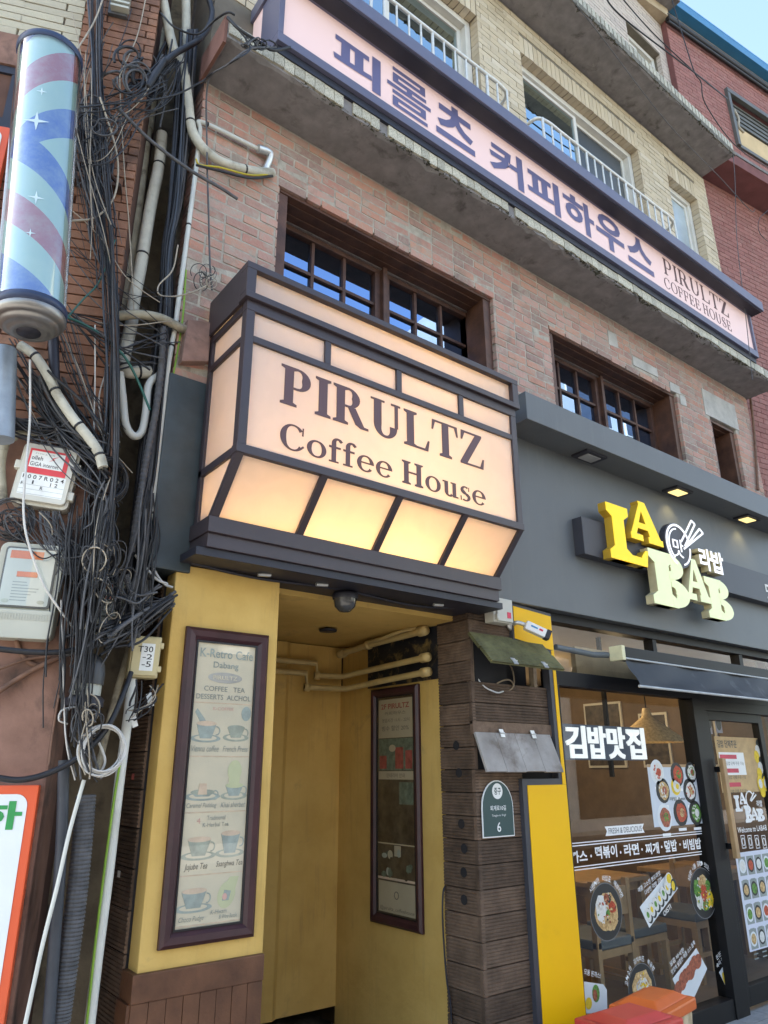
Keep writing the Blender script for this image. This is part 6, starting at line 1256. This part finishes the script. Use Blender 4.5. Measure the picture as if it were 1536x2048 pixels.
for pts, r, mat, lab in (
    ([(412,-20,.0),(424,30,-.05),(402,75,-.10),(350,108,-.10),(315,140,-.10),(295,175,-.1),(330,120,-.12)], .017, 'cable_black', 'thick black cable sweeping down left of the ledge'),
    ([(310,20,.0),(325,30,-.05),(350,55,-.10),(395,68,-.12),(430,40,-.2),(455,25,-.38),(470,30,-.40)], .006, 'cable_black', 'black cable looping over the end of the ledge'),
    ([(455,35,-.38),(480,60,-.41),(520,85,-.41),(545,100,-.41),(580,95,-.41)], .009, 'cable_black', 'black cable tangle lying along the ledge tiles'),
    ([(470,50,-.40),(500,95,-.42),(470,120,-.42),(420,150,-.15),(400,165,-.1),(330,195,-.1),(160,215,-.1)], .005, 'cable_black', 'thin black cable slung under the ledge to the barber pole'),
    ([(552,95,-.41),(500,98,-.42),(455,130,-.36),(416,166,-.1),(414,300,-.06),(417,420,-.06),(420,530,-.06),(424,580,-.06)], .005, 'cable_grey', 'grey cable dropping straight down the brick wall'),
    ([(235,215,-.1),(300,280,-.1),(380,340,-.12),(440,375,-.14),(475,398,-.14)], .009, 'cable_grey', 'stiff grey cable end sticking out across the brick'),
    ([(392,318,-.06),(400,330,-.06),(440,335,-.08),(500,350,-.07),(545,348,-.03)], .005, 'cable_yellow', 'yellow wire tied under the curved pipe'),
    ([(392,330,-.06),(440,342,-.085),(500,356,-.08),(545,352,-.03)], .007, 'cable_black', 'black wire tied under the curved pipe'),
    ([(356,490,-.05),(345,540,-.06),(318,570,-.06),(320,590,-.07),(355,592,-.08),(400,578,-.08),(425,560,-.06)], .004, 'cable_beige', 'beige wire loop in front of the white pipe'),
    ([(372,540,.0),(365,640,.0),(345,760,.0),(335,830,.0),(325,960,.0)], .005, 'cable_lime', 'yellow green earth wire beside the slim white pipe'),
    ([(248,1480,.0),(225,1620,.0),(195,1850,.0),(172,2060,.0)], .005, 'cable_lime', 'yellow green wire beside the cream drain pipe'),
    ([(-20,1553,-.12),(40,1560,-.14),(100,1545,-.14),(160,1512,-.15),(215,1455,-.14),(250,1380,-.10),(262,1345,-.06)], .011, 'cable_black', 'thick black cable sagging across the lower left'),
    ([(-20,1296,-.10),(60,1304,-.12),(130,1303,-.13),(190,1285,-.13),(235,1255,-.12),(290,1225,-.1),(345,1200,-.05)], .011, 'cable_black', 'thick black cable sagging under the electric meter'),
    ([(120,1312,-.12),(190,1292,-.13),(250,1248,-.13),(300,1215,-.1),(345,1195,-.05)], .009, 'cable_grey', 'grey cable running up to the yellow pier'),
    ([(-20,1395,.0),(40,1355,-.02),(90,1328,-.05),(130,1310,-.06)], .010, 'cable_brown', 'brown painted cable slanting across the plaster'),
    ([(-20,1345,.0),(50,1320,-.02),(100,1312,-.05)], .006, 'cable_brown', 'thin brown painted cable on the plaster'),
    ([(32,1280,.0),(45,1310,.0),(70,1330,-.02),(125,1335,-.03)], .010, 'cable_brown', 'brown painted cable curving out below the meter'),
    ([(60,720,-.12),(60,830,-.12),(56,890,-.12),(50,960,-.16),(47,1020,-.16),(55,1080,-.16),(85,1165,-.17),(120,1220,-.15),(150,1260,-.12),(172,1285,-.10)], .0045, 'cable_white', 'white cable falling in front of both boxes'),
    ([(190,650,-.1),(190,760,-.1),(188,860,-.1),(190,960,-.1)], .0035, 'cable_white', 'thin white cable hanging straight beside the cream hose'),
    ([(232,700,-.06),(205,765,-.06),(198,810,-.06),(210,860,-.06),(240,885,-.06)], .0035, 'cable_white', 'thin pale cable bowing out by the white pipe'),
    ([(125,632,-.2),(160,645,-.15),(210,675,-.12),(250,715,-.12),(275,760,-.1),(300,820,-.1)], .006, 'cable_green', 'dark green cable crossing from the barber pole'),
    ([(125,640,-.2),(170,655,-.15),(230,690,-.12),(300,740,-.1)], .005, 'cable_black', 'black cable crossing from the barber pole to the gap'),
    ([(212,-20,-.1),(190,40,-.12),(160,90,-.16),(145,110,-.2)], .004, 'cable_beige', 'pale wire stretched up from the barber pole'),
    ([(295,-20,-.05),(275,70,-.06),(245,140,-.06),(240,170,-.06),(248,330,-.06),(258,450,-.05),(268,620,-.05)], .003, 'cable_beige', 'pale thin wire down the tiled wall'),
    ([(200,195,-.1),(230,290,-.1),(236,350,-.1),(225,400,-.1),(190,435,-.1),(140,442,-.1)], .005, 'cable_beige', 'pale wire making a wide loop beside the barber pole'),
    ([(230,480,-.1),(200,560,-.1),(165,600,-.12),(130,640,-.15)], .004, 'cable_green', 'green wire slanting down to the barber pole'),
    ([(270,1110,.0),(300,1145,-.02),(315,1160,-.02),(335,1168,-.01)], .006, 'cable_white', 'cream wire reaching over to the yellow pier'),
    ([(300,960,.0),(292,1060,.0),(305,1130,.0),(325,1165,-.01),(345,1175,-.01)], .006, 'cable_white', 'cream wire looping down to the yellow pier'),
    ([(168,1430,-.12),(190,1470,-.13),(210,1520,-.13),(195,1555,-.12)], .005, 'cable_white', 'white cable hanging from the siren into the coil'),
    ([(160,1412,-.12),(125,1420,-.13),(118,1440,-.13),(135,1448,-.12)], .0035, 'cable_white', 'short curled white cable beside the siren'),
    ([(255,1240,-.1),(215,1310,-.12),(180,1370,-.13),(172,1400,-.12)], .004, 'cable_grey', 'grey cable slanting down to the siren'),
    ([(122,1200,-.14),(126,1330,-.14),(132,1480,-.14),(150,1560,-.12)], .003, 'cable_white', 'fine white cable down the corner edge'),
    ([(118,1390,-.1),(105,1470,-.1),(98,1530,-.1)], .004, 'cable_brown', 'dull red wire on the plaster edge'),
    ): run(pts, r, mat, 'cable', lab, 'cable', None, -.05, .08, 8, 8)

# old ironwork on the tiled wall
M['rust'] = pm('rusty_iron', (.055,.03,.022), .85, var=.4, scale=18)
ib2 = thing('iron_bracket', 'rusty iron bracket with a flat plate on the tiled wall behind the barber pole', 'bracket', tuple(LW(172,300,.02)))
m = MB(); m.tube([LW(160,215,.03), LW(172,300,.03), LW(176,368,.03)], .014, 6); m.build('upright', M['rust'], ib2)
a_ = FL.loc(LW(140,368)); b_ = FL.loc(LW(246,376)); m = MB(); m.fbox(FL, a_[0], b_[0], a_[1]-.012, a_[1]+.006, .0, .06); m.build('plate', M['rust'], ib2)
m = MB(); m.tube([LW(178,300,.03), LW(240,372,.04)], .010, 6); m.build('stay', M['rust'], ib2)
iv = thing('insulator_rack', 'small grey insulator rack high on the tiled wall', 'rack', tuple(LW(238,20,.02))); c_ = FL.loc(LW(238,18))
m = MB(); m.fbox(FL, c_[0]-.05, c_[0]+.05, c_[1]-.07, c_[1]+.10, .0, .02); m.build('back_plate', M['cable_grey'], iv)
for i in range(4): m = MB(); m.fbox(FL, c_[0]-.035, c_[0]+.06, c_[1]-.05+.035*i, c_[1]-.035+.035*i, .02, .055); m.build('fin', M['meter_body'], iv)
# coils
def coil(c_px, Y, r, n_, mat, lab, wire=.0035):
    c_ = A(*c_px, Y); t_ = thing('cable_coil', lab, 'coil', tuple(c_))
    for i in range(n_):
        P = []; rr = r*(1+random.uniform(-.14,.10)); ox, oz = random.uniform(-.008,.008), random.uniform(-.008,.008); ph = random.uniform(0,6)
        for k_ in range(33): a_ = 2*math.pi*k_/32; P.append(c_+Vector((rr*math.cos(a_)+ox, -.004*i+.008*math.sin(a_*2+ph)-.02, rr*1.08*math.sin(a_)+oz)))
        m = MB(); m.tube(P, wire, 6, False); m.build('loop', M[mat], t_)
coil((200,1500), -.13, .082, 6, 'cable_white', 'coil of white cable hung below the siren')
coil((208,965), -.10, .085, 14, 'cable_black', 'round coil of thin black cable right of the internet box', .0028)
coil((20,1040), .02, .075, 7, 'cable_grey', 'loose grey coil behind the internet box', .0028)
coil((195,1130), -.08, .06, 9, 'cable_black', 'untidy black coil above the small meter', .0028)
# the tangle nobody could count
def S_(x, y, yy): return A(x, y, yy) if x > 215 else LW(x, y, max(.03, -yy))
def drape(n_, a, b, sa, sb, sag=(0,60), r=(.0022,.0048), Y=(-.14,-.02)):     # strands from spot a to spot b, each with its own slack
    for i in range(n_):
        x0, y0 = a[0]+random.gauss(0,sa[0]), a[1]+random.gauss(0,sa[1]); x1, y1 = b[0]+random.gauss(0,sb[0]), b[1]+random.gauss(0,sb[1]); yy = random.uniform(*Y); s_ = random.uniform(*sag); w1, w2 = random.gauss(0,6), random.gauss(0,6)
        P = []
        for k_ in range(9):
            t = k_/8; P.append(S_(x0+(x1-x0)*t+w1*math.sin(math.pi*t)+w2*math.sin(2*math.pi*t), y0+(y1-y0)*t+s_*math.sin(math.pi*t)**1.3, yy+.012*math.sin(5*t+i)))
        rr = random.uniform(*r); pick(.60, rr).tube(spline(P, 3), rr, 5, False)
def ovals(n_, cx, cy, sx, sy, rx, ry, r=(.0018,.0036), Y=(-.14,-.04)):      # slack loops of the same cables
    for i in range(n_):
        x, y, yy = random.gauss(cx,sx), random.gauss(cy,sy), random.uniform(*Y); a_, b_ = random.uniform(.5,1.2)*rx, random.uniform(.5,1.2)*ry; s0 = random.uniform(0,6.28); t1 = random.uniform(3.2,6.6); tilt = random.gauss(0,.4)
        P = []
        for k_ in range(13): t = s0+t1*k_/12; u, v = a_*math.cos(t), b_*math.sin(t); P.append(S_(x+u*math.cos(tilt)-v*math.sin(tilt), y+u*math.sin(tilt)+v*math.cos(tilt), yy+.01*math.sin(t)))
        rr = random.uniform(*r); pick(.5, rr).tube(spline(P, 2), rr, 5, False)
TG = [MB(), MB(), MB()]; pick = lambda p, r_=0: TG[1 if random.random() < p else (0 if r_ > .0036 else random.choice((0, 0, 2)))]
drape(30, (80,760), (225,985), (26,22), (12,26), (-30,40), (.003,.008)); drape(16, (10,850), (190,905), (10,12), (20,18), (-30,10), (.003,.006)); drape(12, (10,835), (130,850), (8,10), (14,12), (10,40))
drape(36, (222,960), (175,1230), (10,14), (18,60), (0,30)); drape(24, (205,1010), (150,1400), (12,20), (12,50), (0,20), (.0018,.0035)); drape(16, (95,1025), (160,1150), (16,3), (16,20), (-10,10), (.0018,.0028)); drape(10, (8,1030), (140,1100), (10,20), (40,14), (20,60), (.0018,.003))
drape(26, (345,1196), (190,1285), (4,10), (26,16), (-6,26), (.003,.008)); drape(14, (300,1000), (268,1260), (14,60), (20,30), (0,10), (.003,.006)); drape(10, (250,1180), (330,1190), (20,14), (14,10), (0,40))
drape(22, (345,110), (265,215), (14,14), (22,26), (-10,50), (.003,.008), (-.1,.04)); ovals(20, 285, 160, 26, 24, 26, 30, (.004,.008), (-.12,.0)); ovals(14, 180, 265, 20, 30, 26, 26, (.002,.005)); drape(22, (150,150), (215,560), (30,60), (20,60), (-10,30), (.0013,.0026)); drape(14, (120,650), (235,900), (16,20), (12,30), (0,40), (.0015,.003)); drape(12, (250,230), (150,330), (16,20), (12,30), (10,60), (.002,.004)); drape(14, (150,230), (215,470), (12,30), (16,40), (0,20), (.002,.005)); drape(12, (200,60), (130,330), (26,50), (8,50), (0,10), (.0015,.003))
drape(12, (128,622), (330,690), (6,14), (20,30), (0,60), (.002,.0045)); drape(8, (130,215), (330,190), (6,20), (30,26), (10,60), (.002,.004)); drape(12, (20,700), (225,960), (14,30), (14,40), (10,90), (.002,.004)); drape(8, (130,470), (330,640), (8,40), (20,40), (0,50), (.0015,.003)); ovals(34, 188, 1125, 24, 26, 20, 34); ovals(18, 215, 1190, 18, 26, 18, 30); ovals(12, 20, 1045, 12, 10, 30, 26); ovals(10, 412, 552, 8, 8, 14, 18, (.0012,.0024), (-.11,-.07)); ovals(12, 515, 92, 16, 6, 16, 9, (.003,.005), (-.425,-.40)); ovals(10, 180, 1425, 10, 20, 16, 30); drape(12, (160,1400), (175,1545), (14,12), (12,12), (0,10)); drape(10, (300,1370), (262,1440), (14,10), (8,12), (0,20))
for i in range(44):                                            # thin vertical drops beside the meters
    x = random.gauss(165, 22); y0 = random.uniform(980, 1120); L_ = random.uniform(120, 420); o_ = random.uniform(.05,.14)
    TG[1].tube(spline([LW(x+random.uniform(-6,6)-k_*6, y0+L_*k_/4, o_) for k_ in range(5)], 4), random.uniform(.0018,.0036), 5, False)
for i in range(20):
    x = random.uniform(75, 125); TG[0].tube(spline([LW(x,1022,.06), LW(x+random.uniform(-4,14),1060,.08), LW(x+random.uniform(10,50),1100,.09), LW(x+random.uniform(30,70),1150,.09)], 4), .0024, 5, False)
o = TG[1].build('cable_tangle', M['cable_black']); tag(o, 'dense tangle of thin black cables over the gap and meters', 'cables'); o['kind'] = 'stuff'
o = TG[0].build('cable_tangle', M['cable_grey']); tag(o, 'tangle of dusty grey cables mixed in with the black ones', 'cables'); o['kind'] = 'stuff'
o = TG[2].build('cable_tangle', M['cable_beige']); tag(o, 'scattered beige and cream wires running through the cable tangle', 'cables'); o['kind'] = 'stuff'
# cable tags
for p_, q_ in (((268,1440),(262,1410)),((300,1400),(306,1375))):
    a_ = A(*p_, -.03); F_ = Fr(a_, (.8,-.3,.4), (-.3,0,.9)); m = MB(); m.fbox(F_, -.012, .012, -.03, .03, 0, .003); tag(m.build('cable_tag', M['label_white']), 'small white paper tag hanging on the wires', 'tag', 'tags on the wires')
# ================================================================ red neighbour on the right
ur, nr = Vector((.990,-.139,0)).normalized(), Vector((-.139,-.990,0)).normalized()
FRr = Fr((7.385, .10, 0), ur, (0,0,1), nr)
rb = thing('red_building', 'red painted brick building with a blue roof edge beyond the brick house', 'building', (10, 0, 0))
wo = [(1.13, 2.9, 9.66, 10.58)]
rw = slab(FRr, 0, 7, 0, 11.3, wo, -.4, -.006).build('wall', M['redwall'], rb)
lay(rw, FRr, courses(0.004, 3.2, 8.9, 11.25, wo, .20, .058, .007), 'painted_brick', M['redpaint'], .03, .0, 150, .02, .001)
lay(rw, FRr, courses(0.004, 2.2, 4.2, 8.6, [], .20, .058, .007), 'painted_brick', M['redpaint'], .03, .0, 100, .02, .001)
m = MB(); m.fbox(FRr, .06, 7, 8.62, 8.78, -.1, .34); m.build('ledge', M['redwall'], rb, .006); m = MB(); m.fbox(FRr, .058, 7, 8.782, 8.83, -.1, .35); m.build('ledge_cap', M['concrete'], rb, .004)
m = MB(); m.fbox(FRr, 0, 7, 11.3, 11.62, -.35, .004); m.build('frieze', pm('dull_olive_frieze', (.22,.20,.17), .9), rb)
M['roof_blue'] = pm('blue_roof_sheet', (.03,.17,.32), .4, var=.12, scale=3, spec=.5)
m = MB(); m.fbox(FRr, -.62, 7, 11.52, 11.66, -.5, .13); m.build('roof', M['roof_blue'], rb, .006)
m = MB(); m.hexa([FRr.p(-.62,11.661,.13),FRr.p(7,11.661,.13),FRr.p(7,11.661,-3),FRr.p(-.62,11.661,-3)], [FRr.p(-.62,11.69,.13),FRr.p(7,11.69,.13),FRr.p(7,12.3,-3),FRr.p(-.62,12.3,-3)]); m.build('roof_sheet', M['roof_blue'], rb)
m = MB(); m.fbox(FRr, -.55, 0, 11.30, 11.51, -.4, .06); m.build('eaves_block', pm('tan_eaves', (.42,.33,.22), .9), rb)
for z, r in ((11.28,.035),(11.20,.022),(11.34,.018)): m = MB(); m.tube([FRr.p(-.02,z,.05), FRr.p(2.3,z+.01,.05), FRr.p(6.9,z,.05)], r, 10); m.build('roof_cable', M['cable_black'], rb)
# broken window with shutter and plywood
m = MB(); m.fbox(FRr, 1.08, 2.95, 10.58, 10.66, -.02, .05); m.fbox(FRr, 1.08, 1.14, 9.62, 10.58, -.02, .045); m.fbox(FRr, 1.14, 2.95, 9.60, 9.66, -.02, .03); rwn = m.build('window', M['dk'], rb, .004)
m = MB(); m.fbox(FRr, 1.14, 2.9, 9.66, 10.16, -.10, -.06); m.build('plywood', pm('plywood', (.55,.40,.22), .8, var=.12, scale=4), rwn)
for i in range(9): m = MB(); z = 10.18+i*.043; m.fbox(FRr, 1.14, 2.9, z, z+.036, -.09, -.04-.012*(i % 2)); m.build('shutter_slat', M['dk'], rwn)
m = MB(); m.fbox(FRr, 1.13, 2.9, 9.66, 10.58, -.3, -.2); m.build('dark_room', M['black_in'], rwn)
m = MB(); m.tube(spline([FRr.p(1.22,10.35,.0), FRr.p(1.27,10.2,.01), FRr.p(1.25,10.05,.0), FRr.p(1.33,9.98,.01)]), .018, 6); m.build('torn_rag', M['cable_beige'], rwn)
# service wires across the facade
def wire(pts, r, lab, mat='cable_black'):
    m = MB(); m.tube(spline(pts, 10), r, 6); tag(m.build('service_wire', M[mat]), lab, 'wire')
W = lambda u, v, Y: A(u, v, Y)
wire([W(1200,-30,-.55), W(1240,30,-.55), W(1385,142,-.6), W(1455,198,-.5)], .008, 'twisted black service wire crossing to the boarded window')
wire([W(1222,-30,-.55), W(1300,60,-.55), W(1382,138,-.6)], .006, 'second black service wire beside the twisted one')
wire([W(1335,-30,-.6), W(1362,60,-.6), W(1388,142,-.6), W(1402,165,-.6), W(1412,210,-.55), W(1470,290,-.45), W(1536,335,-.4), W(1580,360,-.4)], .006, 'black wire hanging from the roof down past the red wall')
wire([W(1120,-30,-.5), W(1200,70,-.5), W(1330,240,-.5), W(1440,355,-.45), W(1500,420,-.42), W(1510,418,-.4)], .004, 'thin grey wire across the upper ledge', 'cable_grey')
wire([W(1466,305,-.42), W(1470,360,-.4), W(1474,480,-.4), W(1490,620,-.4), W(1505,760,-.4)], .004, 'thin wire hanging down from the ledge corner', 'cable_grey')
wire([W(1536,420,-.4), W(1518,440,-.4), W(1522,470,-.4), W(1560,500,-.4)], .004, 'short loose wire on the red wall')
wire([A(1500,790,-.02), A(1508,860,-.02), A(1516,980,-.02)], .014, 'slim pipe at the right end of the brick wall', 'cable_brown')
